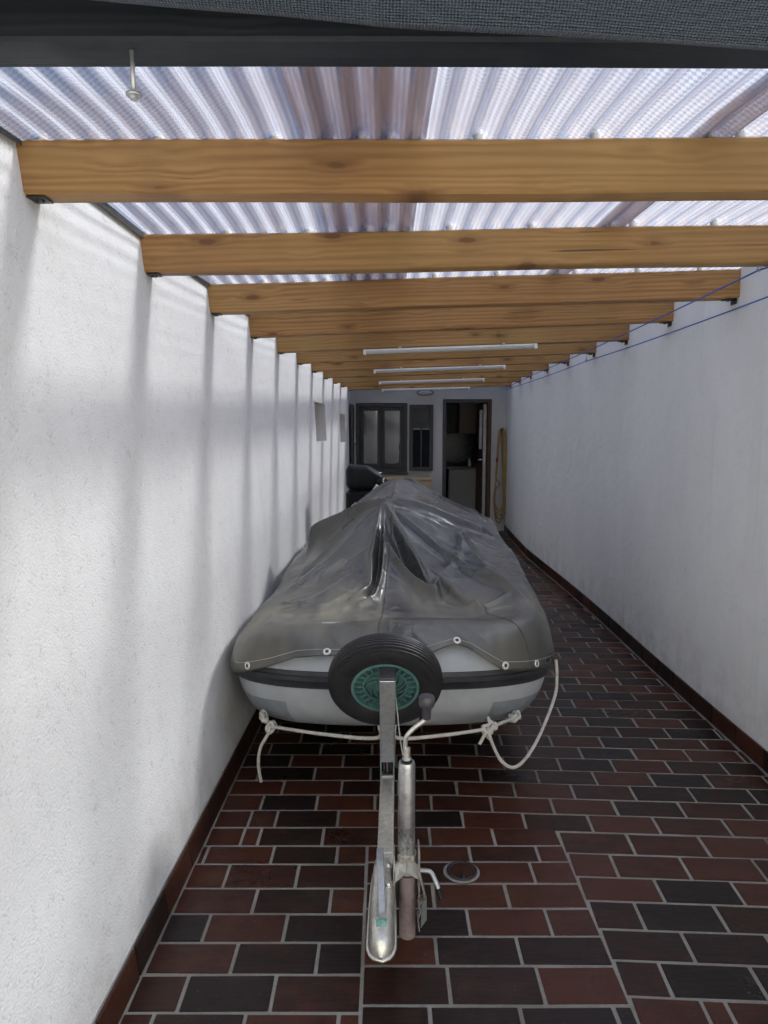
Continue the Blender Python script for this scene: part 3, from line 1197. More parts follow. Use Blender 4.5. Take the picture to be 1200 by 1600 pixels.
# oval bulkhead lamp above the window
k_ = thing('bulkhead_lamp', 'small oval grey wall lamp above the window, under the last beam', 'lamp', (0.605, FARY - 0.01, 2.03))
mt = axis_mat((0.605, FARY - 0.002, 2.045), (0, -1, 0)) @ Matrix.Diagonal((1.55, 0.55, 1, 1))
m = MB()
m.lathe([(0.0, 0.001), (0.078, 0.001), (0.08, 0.02), (0.07, 0.032)], mt, 28)
m.build('lamp_base', 'anthracite', k_, True)
m = MB()
m.lathe([(0.069, 0.026), (0.066, 0.05), (0.045, 0.072), (0.0, 0.08)], mt, 28)
m.build('lamp_cover', 'opal', k_, True)

# ------------------------------------------------------------------ roof beams
ORD = ['nearest', 'second', 'third', 'fourth', 'fifth', 'sixth', 'seventh', 'eighth', 'ninth', 'tenth', 'last']
brk_me = None
for i, by in enumerate(BEAM_Y):
    yl, yr = by + random.uniform(-0.006, 0.006), by + random.uniform(-0.006, 0.006)
    zl, zr = BEAM_ZL[i], BEAM_ZR[i]
    if i == 11:
        yl = yr = FARY - 0.45
    xl, xr = XL(by, 2.2) - 0.01, XR(by, 2.2) + 0.01
    if i == 0:
        lab = 'dark stained beam across the top of the picture, over the shade net edge'
    elif i == 11:
        lab = 'last pine beam, close to the house wall, carrying the farthest tube light'
    elif i == 1:
        lab = 'nearest pine beam, with two dark knots in its face'
    else:
        lab = 'golden pine roof beam, %s of the pine beams counting from the nearest' % ORD[i - 1]
        if i in (5, 7, 9):
            lab = '%s pine beam from the nearest, with a tube light fixed beneath' % ORD[i - 1]
    L = xr - xl
    sl = math.atan2(zr - zl, L)
    m = MB()
    n_ = 14
    t, h = BEAM_T, BEAM_H
    e = 0.005
    prof = [(e, 0), (t - e, 0), (t, e), (t, h - e), (t - e, h), (e, h), (0, h - e), (0, e)]

    def bf(a, j, L=L, i=i):
        x = -L / 2 + L * a / (n_ - 1)
        wob = 0.0025 * math.sin(a * 0.9 + i * 2.1)
        return Vector((x, prof[j % 8][0] + wob, prof[j % 8][1] + 0.0015 * math.sin(a * 0.7 + i)))
    m.grid(bf, n_, 9)
    m.add([bf(0, j) for j in range(8)], [tuple(range(8))])
    m.add([bf(n_ - 1, j) for j in range(8)], [tuple(range(8))[::-1]])
    me = bpy.data.meshes.new('roof_beam')
    me.from_pydata([tuple(p) for p in m.v], [], m.f)
    me.materials.append(M['dark_wood' if i == 0 else 'pine'])
    o = bpy.data.objects.new('roof_beam', me)
    link(o, None, ((xl + xr) / 2, (yl + yr) / 2, (zl + zr) / 2))
    o.rotation_euler = (0, -sl, math.atan2(yr - yl, L))
    tag(o, lab, 'beam', 'roof beams')
    # angle brackets under both ends
    for s in (-1, 1):
        if brk_me is None:
            q = MB()
            q.bbox((0.0, 0.010, -0.004), (0.052, 0.066, 0.0), 0.001)
            q.bbox((0.0, 0.010, -0.026), (0.004, 0.066, -0.0042), 0.001)
            q.lathe([(0.0, -0.010), (0.009, -0.010), (0.011, -0.004)], Matrix.Translation((0.03, 0.038, 0)), 8)
            brk_me = bpy.data.meshes.new('bracket')
            brk_me.from_pydata([tuple(p) for p in q.v], [], q.f)
            brk_me.materials.append(M['dark_steel'])
        b = bpy.data.objects.new('bracket', brk_me)
        COL.objects.link(b)
        b.parent = o
        WL[b.name] = Vector(o.location)
        b.location = (s * (-L / 2 + 0.013) * -1 if s > 0 else -L / 2 + 0.013, 0, -0.001)
        if s > 0:
            b.location = (L / 2 - 0.013, BEAM_T, -0.001)
            b.rotation_euler = (0, 0, math.pi)

# ------------------------------------------------------------------ corrugated roof sheets
PER, AMP = 0.076, 0.0088
SHEETS = [(-0.985, 0.110, 0.000, 'embossed clear corrugated roof sheet beside the rough sunlit wall'),
          (-0.215, 0.895, 0.0035, 'embossed clear corrugated roof sheet along the middle of the lane'),
          (0.797, 1.80, 0.0070, 'embossed clear corrugated roof sheet beside the smooth shaded wall')]
cap_me = None
for si, (xa, xb, dz, lab) in enumerate(SHEETS):
    nx = int((xb - xa) / PER * 14)
    ys = [0.98 + i * (FARY - 0.99) / 47 for i in range(48)]

    def rf(i, j):
        x = lerp(xa, xb, i / (nx - 1))
        yy = ys[j]
        sag = -0.006 * math.sin(math.pi * ((yy - 1.1) / 0.81 % 1.0)) ** 2
        return Vector((x, yy, roof_z(x, yy) + AMP + 0.002 + dz + AMP * math.sin(2 * math.pi * x / PER) + sag))
    m = MB()
    m.grid(rf, nx, len(ys))
    o = tag(m.build('roof_sheet', 'sheet', smooth=True), lab, 'roof sheet', 'corrugated roof sheets')
    for by in BEAM_Y[:6]:
        x = xa + 0.10 + 0.03 * si
        while x < xb - 0.05:
            xx = round((x / PER - 0.25)) * PER + 0.25 * PER
            if cap_me is None:
                q = MB()
                q.lathe([(0.0, 0.011), (0.006, 0.0105), (0.011, 0.007), (0.014, 0.0), (0.012, -0.022), (0.0, -0.024)], Matrix(), 10)
                cap_me = bpy.data.meshes.new('screw_cap')
                cap_me.from_pydata([tuple(p) for p in q.v], [], q.f)
                cap_me.materials.append(M['white_plastic'])
            c = bpy.data.objects.new('screw_cap', cap_me)
            link(c, o, (xx, by + 0.04, roof_z(xx, by) + 2 * AMP + 0.003 + dz))
            x += PER * 4

# ------------------------------------------------------------------ shade net over the camera
m = MB()


def net(i, j):
    x = -1.25 + 3.05 * i / 110
    s = j / 44
    edge = interp(x, [-1.3, -0.37, 0.0, 0.55, 1.8], [2.15, 2.066, 2.030, 1.998, 1.98])
    # profile: from the beam's front, down to the sagging fold, then back over our heads
    yf = 0.955
    if s < 0.22:
        t = s / 0.22
        yy = lerp(1.092, yf, t)
        z = lerp(2.235, edge, t ** 0.8)
    else:
        t = (s - 0.22) / 0.78
        yy = lerp(yf, 0.05, t)
        z = edge + 0.30 * t ** 0.8 + 0.05 * math.sin(t * 9 + x * 2) * min(1, t * 4)
        z += 0.018 * math.sin(x * 9 + t * 6) * min(1, t * 6)
    z += 0.004 * noise.noise((x * 4, yy * 8, 0.3)) 
    return Vector((x, yy, z))


m.grid(net, 111, 45)
tag(m.build('shade_net', 'net', smooth=True), 'dark navy knitted shade net sagging in front of the dark beam', 'shade net')

# bolt hanging from the dark beam
k_ = thing('hanging_bolt', 'long steel bolt with washer hanging from the dark beam', 'bolt', (-0.377, 1.135, 2.03))
bz = BEAM_ZL[0] + 0.002
m = MB()
m.tube([(-0.377, 1.135, bz + 0.02), (-0.3755, 1.133, bz - 0.066)], 0.0034, 10)
m.build('shank', 'galv', k_, True)
m = MB()
mt = Matrix.Translation((-0.3755, 1.133, bz - 0.064))
m.lathe([(0.0, 0.002), (0.0115, 0.002), (0.0118, 0.0), (0.0115, -0.002), (0.0, -0.002)], mt, 20)
m.build('washer', 'galv', k_)
m = MB()
m.lathe([(0.0, -0.0021), (0.0066, -0.0021), (0.0066, -0.0072), (0.0, -0.0075)], mt, 6)
m.build('nut', 'galv', k_)

# ------------------------------------------------------------------ tube lights under the beams
for (bi, xa, xb, lab) in ((5, -0.147, 1.085, 'white tube light under the fifth beam, nearest and longest in view of four'),
                          (7, -0.097, 1.135, 'white tube light, second nearest of the four under the beams'),
                          (9, -0.060, 1.165, 'white tube light, third nearest of the four under the beams'),
                          (11, -0.030, 1.200, 'white tube light under the last beam by the house wall')):
    by = BEAM_Y[bi] if bi != 11 else FARY - 0.45
    l, r = BEAM_ZL[bi], BEAM_ZR[bi]
    zf = lambda x: l + (r - l) * (x + 0.75) / 2.5 - 0.004
    yy = by - 0.028
    k_ = thing('tube_light', lab, 'tube light', ((xa + xb) / 2, yy, zf(0.5) - 0.04), 'tube lights under the beams')
    d = Vector((xb - xa, 0, zf(xb) - zf(xa))).normalized()
    mt = Matrix.Translation((xa, yy, zf(xa) - 0.018)) @ Matrix.Rotation(-math.asin(d.z), 4, 'Y')
    L = xb - xa
    m = MB()
    m.bbox((0.02, -0.018, 0.002), (L - 0.02, 0.018, 0.017), 0.003, mt)
    m.build('housing', 'white_plastic', k_)
    m = MB()
    m.grid(lambda i, j: mt @ Vector((0.022 + (L - 0.044) * i, -0.017 * math.cos(math.pi * j / 10), 0.001 - 0.017 * math.sin(math.pi * j / 10))), 2, 11)
    m.build('diffuser', 'opal', k_, True)
    for xe in (0.0, L - 0.022):
        m = MB()
        m.bbox((xe, -0.020, -0.019), (xe + 0.022, 0.020, 0.018), 0.005, mt)
        m.build('end_cap', 'white_plastic', k_)
    for xe in (0.25, L - 0.25):
        m = MB()
        m.bbox((xe, -0.024, 0.0175), (xe + 0.02, 0.024, 0.028), 0.001, mt)
        m.build('clip', 'galv', k_)

# ------------------------------------------------------------------ clothes lines
def eye(loc, lab):
    k_ = thing('screw_eye', lab, 'hook', loc, 'screw eyes for the clothes lines')
    x, yy, z = loc
    m = MB()
    m.tube([(x, yy, z + 0.045), (x, yy, z + 0.012)], 0.003, 8)
    m.build('shank', 'galv', k_, True)
    m = MB()
    m.tube([Vector((x, yy + 0.012 * math.sin(a), z - 0.0 + 0.012 * math.cos(a))) for a in [2 * math.pi * i / 20 for i in range(20)]], 0.003, 8, True)
    m.build('ring', 'galv', k_, True)


e1 = (1.415, 2.77, 2.137)
e2 = (1.640, 7.62, 2.105)
e3 = (1.690, 6.84, 2.105)
eye(e1, 'large screw eye under the second pine beam near the picture edge')
eye((1.565, 7.62, 2.098), 'screw eye holding the blue line nearer the lamps')
eye((1.690, 6.05, 2.098), 'screw eye holding the blue line close to the smooth wall')


def cord(name, pts, sag, lab):
    full = []
    for a, b in zip(pts[:-1], pts[1:]):
        a, b = Vector(a), Vector(b)
        for i in range(12):
            t = i / 12
            full.append(a.lerp(b, t) - Vector((0, 0, sag * 4 * t * (1 - t))))
    full.append(Vector(pts[-1]))
    m = MB()
    m.tube(full, 0.0036, 6)
    tag(m.build(name, 'blue_cord', smooth=True), lab, 'cord', 'blue clothes lines')


cord('clothes_line', [(1.50, 2.02, 2.155), (1.415, 2.77, 2.130), (1.565, 7.62, 2.090), (1.62, 10.02, 2.075)], 0.012,
     'blue clothes line running from the large screw eye to the house')
cord('clothes_line', [(1.69, 1.95, 2.14), (1.69, 2.74, 2.122), (1.690, 6.05, 2.090), (1.70, 10.02, 2.07)], 0.012,
     'blue clothes line running closest to the smooth wall')

# ------------------------------------------------------------------ garden hose on the end wall
k_ = thing('garden_hose', 'coiled tan garden hose hanging in the corner by the doorway', 'hose', (1.70, 10.42, 0.05))
m = MB()
for j in range(4):
    wd = 0.065 + 0.012 * j
    bot = 0.13 + 0.06 * ((j * 3) % 4)
    cx = 1.705 + 0.006 * j
    yy = FARY - 0.05 - 0.016 * j
    top = 1.50 + 0.01 * j
    m.tube(catmull([(cx, yy, top), (cx + wd * 0.5, yy, top - 0.10), (cx + wd * 0.75, yy - 0.01, 0.95), (cx + wd, yy, 0.45), (cx + wd * 0.6, yy, bot + 0.06),
                    (cx, yy, bot), (cx - wd * 0.7, yy, bot + 0.08), (cx - wd, yy, 0.5), (cx - wd * 0.6, yy - 0.01, 0.95), (cx - wd * 0.4, yy, top - 0.12)], 6, True), 0.011, 8, True)
m.build('hose_loops', 'hose', k_, True)
m = MB()
m.tube(catmull([(1.70, FARY - 0.125, 1.48), (1.665, FARY - 0.13, 1.25), (1.655, FARY - 0.13, 1.05), (1.65, FARY - 0.13, 0.98), (1.645, FARY - 0.13, 0.80), (1.70, FARY - 0.13, 0.72),
                (1.64, FARY - 0.135, 0.62), (1.635, FARY - 0.13, 0.4), (1.66, FARY - 0.13, 0.2)], 6), 0.011, 8)
m.build('hose_end', 'hose2', k_, True)
m = MB()
m.lathe([(0.0, -0.035), (0.014, -0.035), (0.018, -0.02), (0.018, 0.015), (0.013, 0.035), (0.0, 0.035)], Matrix.Translation((1.655, FARY - 0.13, 1.07)), 12)
m.build('connector', 'red', k_, True)
m = MB()
m.tube(catmull([(1.705, FARY, 1.50), (1.705, FARY - 0.10, 1.485), (1.705, FARY - 0.16, 1.50), (1.705, FARY - 0.17, 1.53)], 5), 0.007, 8)
m.build('hanger', 'dark_steel', k_, True)

# ------------------------------------------------------------------ floor drain
k_ = thing('floor_drain', 'round steel floor drain cover let into the bricks', 'drain', (DRAIN[0], DRAIN[1], 0))
mt = Matrix.Translation((DRAIN[0], DRAIN[1], 0.0))
m = MB()
m.lathe([(0.0, 0.0016), (0.062, 0.0016), (0.0635, 0.0024), (0.0625, 0.0032), (0.053, 0.0032), (0.052, 0.0026)], mt @ Matrix.Translation((-0.002, -0.004, 0)), 40)
m.build('mortar_ring', 'grout', k_, True)
m = MB()
m.lathe([(0.053, 0.0035), (0.0535, 0.0065), (0.049, 0.0075), (0.045, 0.0068), (0.0445, 0.0045)], mt, 40)
m.build('rim', 'dark_steel', k_, True)
m = MB()
m.lathe([(0.0, 0.0052), (0.042, 0.0052), (0.0435, 0.0040)], mt, 40)
m.build('cover_plate', 'skirt', k_)
m = MB()
m.bbox((DRAIN[0] - 0.006, DRAIN[1] - 0.047, 0.006), (DRAIN[0] + 0.006, DRAIN[1] - 0.022, 0.010), 0.002)
m.build('lifting_slot', 'dark_steel', k_)


# ------------------------------------------------------------------ inflatable boat
TR = 0.21            # tube radius
BY0, BDP, BHW = 2.93, 0.22, 0.49


def bcx(y):
    return 0.03 + 0.022 * (y - 2.9)


def bzc(y):
    return interp(y, [2.9, 3.0, 3.13, 3.6, 4.2, 6.1], [0.555, 0.535, 0.50, 0.458, 0.45, 0.47])


def boat_path():
    """centre line of the tube, from the stern on the right round the bow to the stern on the left"""
    pts = []
    yc = BY0 + BDP
    ns = 90
    for i in range(ns):
        yy = lerp(5.98, yc, i / ns)
        pts.append((BHW, yy))
    nb = 240
    e = 2 / 2.5
    for i in range(nb + 1):
        t = math.pi * i / nb
        c, s = math.cos(t), math.sin(t)
        pts.append((BHW * math.copysign(abs(c) ** e, c), yc - BDP * abs(s) ** e))
    for i in range(1, ns + 1):
        pts.append((-BHW, lerp(yc, 5.98, i / ns)))
    # resample evenly
    P = np.array(pts)
    d = np.concatenate([[0], np.cumsum(np.hypot(*np.diff(P, axis=0).T))])
    s = np.linspace(0, d[-1], 420)
    q = np.stack([np.interp(s, d, P[:, 0]), np.interp(s, d, P[:, 1])], 1)
    for _ in range(6):
        q[1:-1] = 0.25 * q[:-2] + 0.5 * q[1:-1] + 0.25 * q[2:]
    return [Vector((x + bcx(yy), yy, bzc(yy))) for x, yy in q]


BP = boat_path()
NB = len(BP)
BO = []
for i in range(NB):
    t = BP[min(i + 1, NB - 1)] - BP[max(i - 1, 0)]
    t.z = 0
    t.normalize()
    BO.append(Vector((-t.y, t.x, 0)) * -1 if False else Vector((t.y, -t.x, 0)))
if BO[5].x < 0:
    BO = [-o for o in BO]


def tube_pt(i, phi, r):
    sn = math.sin(phi)
    up = 1.0 - 0.22 * min(1, max(0, (3.45 - BP[i].y) / 0.4))
    return BP[i] + BO[i] * (r * math.cos(phi)) + Vector((0, 0, r * sn * (1.28 if sn < 0 else up)))


boat = thing('inflatable_boat', 'grey inflatable boat with black rubbing strake, under the tarpaulin on the trailer', 'boat', (0.06, 4.3, 0.26))
m = MB()
rad = [TR] * NB
for k in range(6):
    rad[k] = rad[NB - 1 - k] = TR * (0.55 + 0.45 * math.sin(math.pi / 2 * k / 6))
m.grid(lambda i, j: tube_pt(i, 2 * math.pi * j / 40, rad[i] * (1 + 0.004 * noise.noise(tuple(BP[i] * 3 + Vector((j * .1, 0, 0)))))), NB, 41)
for k, rev in ((0, False), (NB - 1, True)):
    ring = [tube_pt(k, 2 * math.pi * j / 40, rad[k]) for j in range(40)]
    m.add(ring, [tuple(range(40)) if rev else tuple(range(40))[::-1]])
m.build('tube', 'hypalon', boat, True)
m = MB()
sp_ = [(-9, 0.0015), (-8.5, 0.006), (-2.5, 0.008), (-1.5, 0.013), (3, 0.014), (4, 0.008), (9.5, 0.006), (10, 0.0015)]
m.grid(lambda i, j: tube_pt(i, R(sp_[j][0] - 1), TR + sp_[j][1]), NB, len(sp_))
m.build('rubbing_strake', 'strake', boat, True, auto=40)
for k in (150, 168, 202, 242, 260):
    m = MB()
    m.grid(lambda i, j: tube_pt(min(k + i, NB - 1), R(-100 + 6 * j), TR + (0.0002, 0.0012, 0.0012, 0.0002)[i]), 2, 36)
    m.build('tube_seam', 'seam', boat, True)
# hull skin between the tubes
m = MB()


def hull(i, j):
    yy = lerp(2.98, 5.95, i / 30)
    s = -1 + 2 * j / 16
    wd = BHW * min(1, (max(0, (yy - 2.95)) / 0.22) ** 0.5)
    z = lerp(0.262, bzc(yy) - 0.10, abs(s) ** 1.3)
    z += 0.14 * max(0, 1 - (yy - 2.98) / 0.5) ** 2 * (1 - abs(s))
    return Vector((bcx(yy) + s * wd, yy, z))


m.grid(hull, 31, 17)
m.build('hull_skin', 'white_hull', boat, True)
m = MB()
m.bbox((bcx(5.9) - 0.40, 5.84, 0.30), (bcx(5.9) + 0.40, 5.88, 0.80), 0.006)
m.build('transom', 'white_hull', boat)


def tube_index(x, left):
    best, bi = 9, 0
    for i in range(NB):
        if 2.7 < BP[i].y < 3.6:
            d = abs(tube_pt(i, R(-42), TR).x - x)
            if d < best:
                best, bi = d, i
    return bi


RINGS = []
for x in (-0.50, 0.545):
    k = tube_index(x, x < 0)
    ph = R(-42)
    pm = MB()

    def pf(i, j):
        kk = min(max(k + (i - 5), 0), NB - 1)
        a = ph + R(-16 + 32 * j / 8)
        e = 0.0025 if 0 < i < 10 and 0 < j < 8 else 0.0003
        return tube_pt(kk, a, TR + e)
    pm.grid(pf, 11, 9)
    pm.build('ring_patch', 'patch', boat, True)
    c = tube_pt(k, ph, TR + 0.012)
    nrm = (c - BP[k]).normalized()
    tan = BO[k].cross(Vector((0, 0, 1))).normalized()
    b2 = nrm.cross(tan)
    rr = MB()
    cc = c - b2 * 0.0 + nrm * 0.008
    rr.tube([cc + (tan * math.cos(a) + (b2 * 0.6 + nrm * 0.8) * math.sin(a)) * 0.019 for a in [2 * math.pi * q / 18 for q in range(18)]], 0.0032, 8, True)
    rr.build('d_ring', 'galv', boat, True)
    RINGS.append(cc)

# ------------------------------------------------------------------ tarpaulin
def sstep(a, b, x):
    t = min(1, max(0, (x - a) / (b - a)))
    return t * t * (3 - 2 * t)


def cover_raise(p):
    if p.x > bcx(p.y):
        return interp(p.y, [3.0, 3.2, 3.6, 4.4, 5.0, 6.1], [0.02, 0.07, 0.13, 0.20, 0.23, 0.18])
    return interp(p.y, [3.1, 3.8, 4.7, 5.3, 6.1], [0.0, 0.035, 0.09, 0.07, 0.05])


# closed outline: the tube path, then across the stern
OUT = []       # (centre, outward, zc)
NFR = 1000
idx = np.linspace(0, NB - 1, NFR)
for s in idx:
    a = int(s)
    b = min(a + 1, NB - 1)
    t = s - a
    OUT.append((BP[a].lerp(BP[b], t), BO[a].lerp(BO[b], t).normalized()))
pl, pr = BP[NB - 1], BP[0]
for q in range(1, 60):
    t = q / 60
    ang = math.pi * t
    c = pl.lerp(pr, t)
    o = Vector((-math.cos(ang), math.sin(ang), 0))
    o = Vector((math.copysign(abs(o.x) ** 1.5, o.x), abs(o.y) ** 0.5, 0)).normalized()
    OUT.append((c, o))
NO = len(OUT)
CR = TR + 0.013


def hem_phi(c, o):
    p = c + o * CR
    if p.y < 3.25:
        d = interp(p.x, [-0.68, -0.60, -0.47, -0.36, -0.28, -0.10, 0.15, 0.24, 0.30, 0.36, 0.47, 0.60, 0.74],
                   [-7, -3, 12, 27, 30, 32, 32, 39, 43, 36, 10, 5, 0])
        return R(d)
    return R(-2 + 6 * math.sin(p.y * 5 + (2 if p.x > 0 else 0)))


def shell(c, o, phi):
    z = CR * math.sin(phi) * (1.0 - 0.20 * min(1, max(0, (3.45 - c.y) / 0.4)) * (phi > 0))
    k = sstep(R(5), R(75), phi)
    bul = 0.012 * math.sin(c.x * 9 + c.y * 7) * k
    sd_ = (c.x - bcx(c.y)) / BHW
    ex = 1.0 - 0.50 * sstep(0.35, 0.9, sd_) - 0.18 * sstep(0.35, 0.9, -sd_)
    wide = 0.055 * sstep(0.35, 0.9, sd_) * k * interp(c.y, [2.9, 3.15, 3.7, 5.0, 6.0], [0.0, 0.45, 1.0, 0.8, 0.2])
    return c + o * (CR * max(0.0, math.cos(phi)) ** ex + bul + wide) + Vector((0, 0, z + cover_raise(c) * k))


TOPPHI = R(80)
CTRL = [(-0.005, 4.2, 1.075), (0, 3.20, 0.708), (-0.3, 3.22, 0.695), (0.33, 3.22, 0.70), (0.0, 3.7, 0.895), (-0.3, 3.75, 0.805), (0.35, 3.75, 0.825), (0.17, 3.6, 0.835), (-0.17, 3.6, 0.835),
        (-0.28, 4.3, 0.955), (-0.46, 4.4, 0.87), (0.33, 4.3, 0.985), (0.56, 4.32, 0.905), (0.08, 4.85, 1.02), (0.45, 5.0, 0.985), (-0.28, 5.0, 0.91),
        (0.17, 5.5, 1.13), (0.06, 5.5, 1.115), (-0.2, 5.5, 0.95), (0.42, 5.5, 1.00), (0.1, 5.9, 0.93)]
ctrl = [Vector(p) for p in CTRL]
for k in range(0, NO, 27):
    ctrl.append(shell(OUT[k][0], OUT[k][1], TOPPHI))
A = np.array([[p.x, p.y, p.z] for p in ctrl])


def tps(d):
    return np.where(d > 1e-9, d * d * np.log(np.maximum(d, 1e-9)), 0)


n_ = len(A)
D = np.hypot(A[:, None, 0] - A[None, :, 0], A[:, None, 1] - A[None, :, 1])
K = tps(D) + np.eye(n_) * 2e-4
Pm = np.concatenate([np.ones((n_, 1)), A[:, :2]], 1)
S = np.block([[K, Pm], [Pm.T, np.zeros((3, 3))]])
sol = np.linalg.solve(S, np.concatenate([A[:, 2], np.zeros(3)]))

FOLDS = [([(0.01, 4.12), (0.13, 3.72), (0.25, 3.30)], 0.046, 0.022),
         ([(0.02, 3.74), (0.09, 3.54), (0.25, 3.29)], 0.036, 0.018),
         ([(0.05, 3.95), (0.11, 3.63), (0.20, 3.42)], -0.034, 0.034),
         ([(0.25, 3.30), (0.275, 3.46), (0.40, 3.22), (0.46, 3.12)], 0.032, 0.018),
         ([(-0.02, 4.12), (-0.06, 3.65), (-0.07, 3.38), (-0.17, 3.28)], 0.040, 0.018),
         ([(0.0, 4.12), (-0.005, 3.6), (-0.04, 3.32), (-0.13, 3.22)], 0.026, 0.016),
         ([(-0.02, 3.9), (-0.035, 3.55), (-0.07, 3.30)], -0.030, 0.020),
         ([(-0.01, 4.2), (-0.28, 4.31), (-0.60, 4.46)], 0.044, 0.024),
         ([(0.02, 4.2), (0.33, 4.28), (0.66, 4.30)], 0.048, 0.024),
         ([(0.0, 4.22), (0.05, 4.8), (0.10, 5.5)], 0.026, 0.024),
         ([(0.17, 5.5), (0.45, 5.2), (0.70, 4.75)], 0.026, 0.024),
         ([(0.05, 5.5), (-0.18, 5.2), (-0.50, 4.75)], 0.026, 0.022),
         ([(-0.46, 3.26), (-0.30, 3.38), (-0.13, 3.54)], 0.009, 0.020),
         ([(-0.42, 3.19), (-0.26, 3.28), (-0.10, 3.44)], 0.009, 0.016),
         ([(-0.36, 3.15), (-0.20, 3.20), (-0.06, 3.30)], 0.010, 0.014),
         ([(0.02, 4.14), (0.38, 3.72), (0.62, 3.32)], 0.026, 0.024),
         ([(-0.02, 4.14), (-0.34, 3.76), (-0.56, 3.40)], 0.016, 0.03),
         ([(-0.55, 3.6), (-0.40, 3.9), (-0.2, 4.15)], 0.014, 0.035),
         ([(0.56, 3.45), (0.50, 3.8), (0.40, 4.15)], 0.018, 0.04),
         ([(0.30, 3.55), (0.42, 3.85), (0.46, 4.15)], 0.014, 0.03),
         ([(0.20, 3.25), (0.42, 3.18), (0.60, 3.30)], 0.012, 0.02),
         ([(0.40, 3.62), (0.58, 3.38), (0.66, 3.20)], 0.016, 0.022),
         ([(-0.25, 2.98), (-0.05, 3.08), (0.2, 3.06), (0.45, 3.10)], -0.012, 0.03)]


rc = random.Random(21)
for q in range(22):           # thin tension creases fanning out from the support pole
    a = rc.uniform(math.pi * 0.93, math.pi * 2.07)
    r0 = rc.uniform(0.06, 0.6)
    r1 = r0 + rc.uniform(0.18, 0.5)
    ex_, ey_ = math.cos(a), math.sin(a) * 1.25
    bend = rc.uniform(-0.05, 0.05)
    mid = (r0 + r1) / 2
    FOLDS.append(([(r0 * ex_, 4.18 + r0 * ey_), (mid * ex_ - bend * ey_, 4.18 + mid * ey_ + bend * ex_), (r1 * ex_, 4.18 + r1 * ey_)],
                  rc.choice((1, 1, -1)) * rc.uniform(0.004, 0.010), rc.uniform(0.010, 0.018)))
for q in range(14):           # slack creases across the dip behind the bow tube
    x0 = rc.uniform(-0.55, 0.5)
    y0 = rc.uniform(3.1, 3.4)
    a = rc.uniform(-0.5, 0.7)
    L_ = rc.uniform(0.08, 0.22)
    FOLDS.append(([(x0, y0), (x0 + 0.5 * L_ * math.cos(a), y0 + 0.5 * L_ * math.sin(a) + rc.uniform(-.02, .02)), (x0 + L_ * math.cos(a), y0 + L_ * math.sin(a))],
                  rc.uniform(0.003, 0.008), rc.uniform(0.008, 0.014)))


def height(X, Y):
    sh = X.shape
    x, yv = X.ravel(), Y.ravel()
    z = sol[n_] + sol[n_ + 1] * x + sol[n_ + 2] * yv
    for k in range(n_):
        z = z + sol[k] * tps(np.hypot(x - A[k, 0], yv - A[k, 1]))
    for pts, amp, wid in FOLDS:
        c = catmull([(p[0], p[1], 0) for p in pts], 8 if abs(amp) > 0.0141 else 3)
        best = np.full(x.shape, 1e9)
        tt = np.zeros(x.shape)
        nseg = len(c) - 1
        for i in range(nseg):
            ax, ay = c[i].x, c[i].y
            dx, dy = c[i + 1].x - ax, c[i + 1].y - ay
            t = np.clip(((x - ax) * dx + (yv - ay) * dy) / (dx * dx + dy * dy + 1e-12), 0, 1)
            d = np.hypot(x - ax - dx * t, yv - ay - dy * t)
            u = d < best
            best = np.where(u, d, best)
            tt = np.where(u, (i + t) / nseg, tt)
        prof = np.exp(-np.abs(best / wid) ** 1.5)
        z = z + 1.45 * amp * prof * np.clip(np.sin(np.pi * np.clip(tt * 0.92 + 0.06, 0, 1)), 0, 1) ** 0.5
    return z.reshape(sh)


CEN = Vector((0.06, 4.25, 0))
NT_, NP_ = 200, 20
tops = [shell(c, o, TOPPHI) for c, o in OUT]
TX = np.array([p.x for p in tops])[:, None]
TY = np.array([p.y for p in tops])[:, None]
TZ = np.array([p.z for p in tops])[:, None]
tt = (np.arange(1, NT_ + 1) / NT_)[None, :] ** 1.0
GX = TX + (CEN.x - TX) * tt
GY = TY + (CEN.y - TY) * tt
GZ = height(GX, GY)
edge_fix = TZ - height(TX, TY)
GZ = GZ + edge_fix * np.clip(1 - tt * 14, 0, 1) ** 2


def wrinkle(x, yy):
    a = noise.fractal((x * 3.2, yy * 2.4, 1.7), 1.0, 2.0, 2) * 0.010
    r = 1 - abs(noise.noise((x * 7 + 3 * noise.noise((x * 2, yy * 2, 9.0)), yy * 4.0, 4.1)))
    return a * 0.8 + (r ** 6) * 0.004


m = MB()
ncol = NP_ + NT_ + 1
verts = []
for k in range(NO):
    c, o = OUT[k]
    ph0 = hem_phi(c, o)
    p = shell(c, o, ph0)
    verts.append(p - o * 0.010 + Vector((0, 0, 0.004)))
    for j in range(NP_):
        ph = lerp(ph0, TOPPHI, j / NP_)
        p = shell(c, o, ph)
        wk = wrinkle(p.x + p.z, p.y) * (0.7 + 0.3 * j / NP_)
        fr_ = (1 - j / NP_)
        arc = k / NO * 90
        flare = 0.006 * fr_ ** 2 + fr_ ** 1.2 * 0.020 * (0.5 + noise.noise((arc * 0.9, fr_ * 1.2, 3.3))) + 0.013 * fr_ ** 0.7 * max(0, math.sin(arc * 2.0 + fr_ * 1.5 + 6 * noise.noise((arc * 0.3, fr_ * 0.8, 1)))) ** 5 * (0.5 + 0.5 * noise.noise((arc * 0.2, 5, 2)))
        verts.append(p + o * (wk * math.cos(ph) + flare + 0.002) + Vector((0, 0, wk * math.sin(ph))))
    for j in range(NT_):
        x, yy, z = GX[k, j], GY[k, j], GZ[k, j]
        verts.append(Vector((x, yy, z + wrinkle(x + z * 0.3, yy) * (0.85 if j > 2 else 0.5 + 0.1 * j))))
faces = []
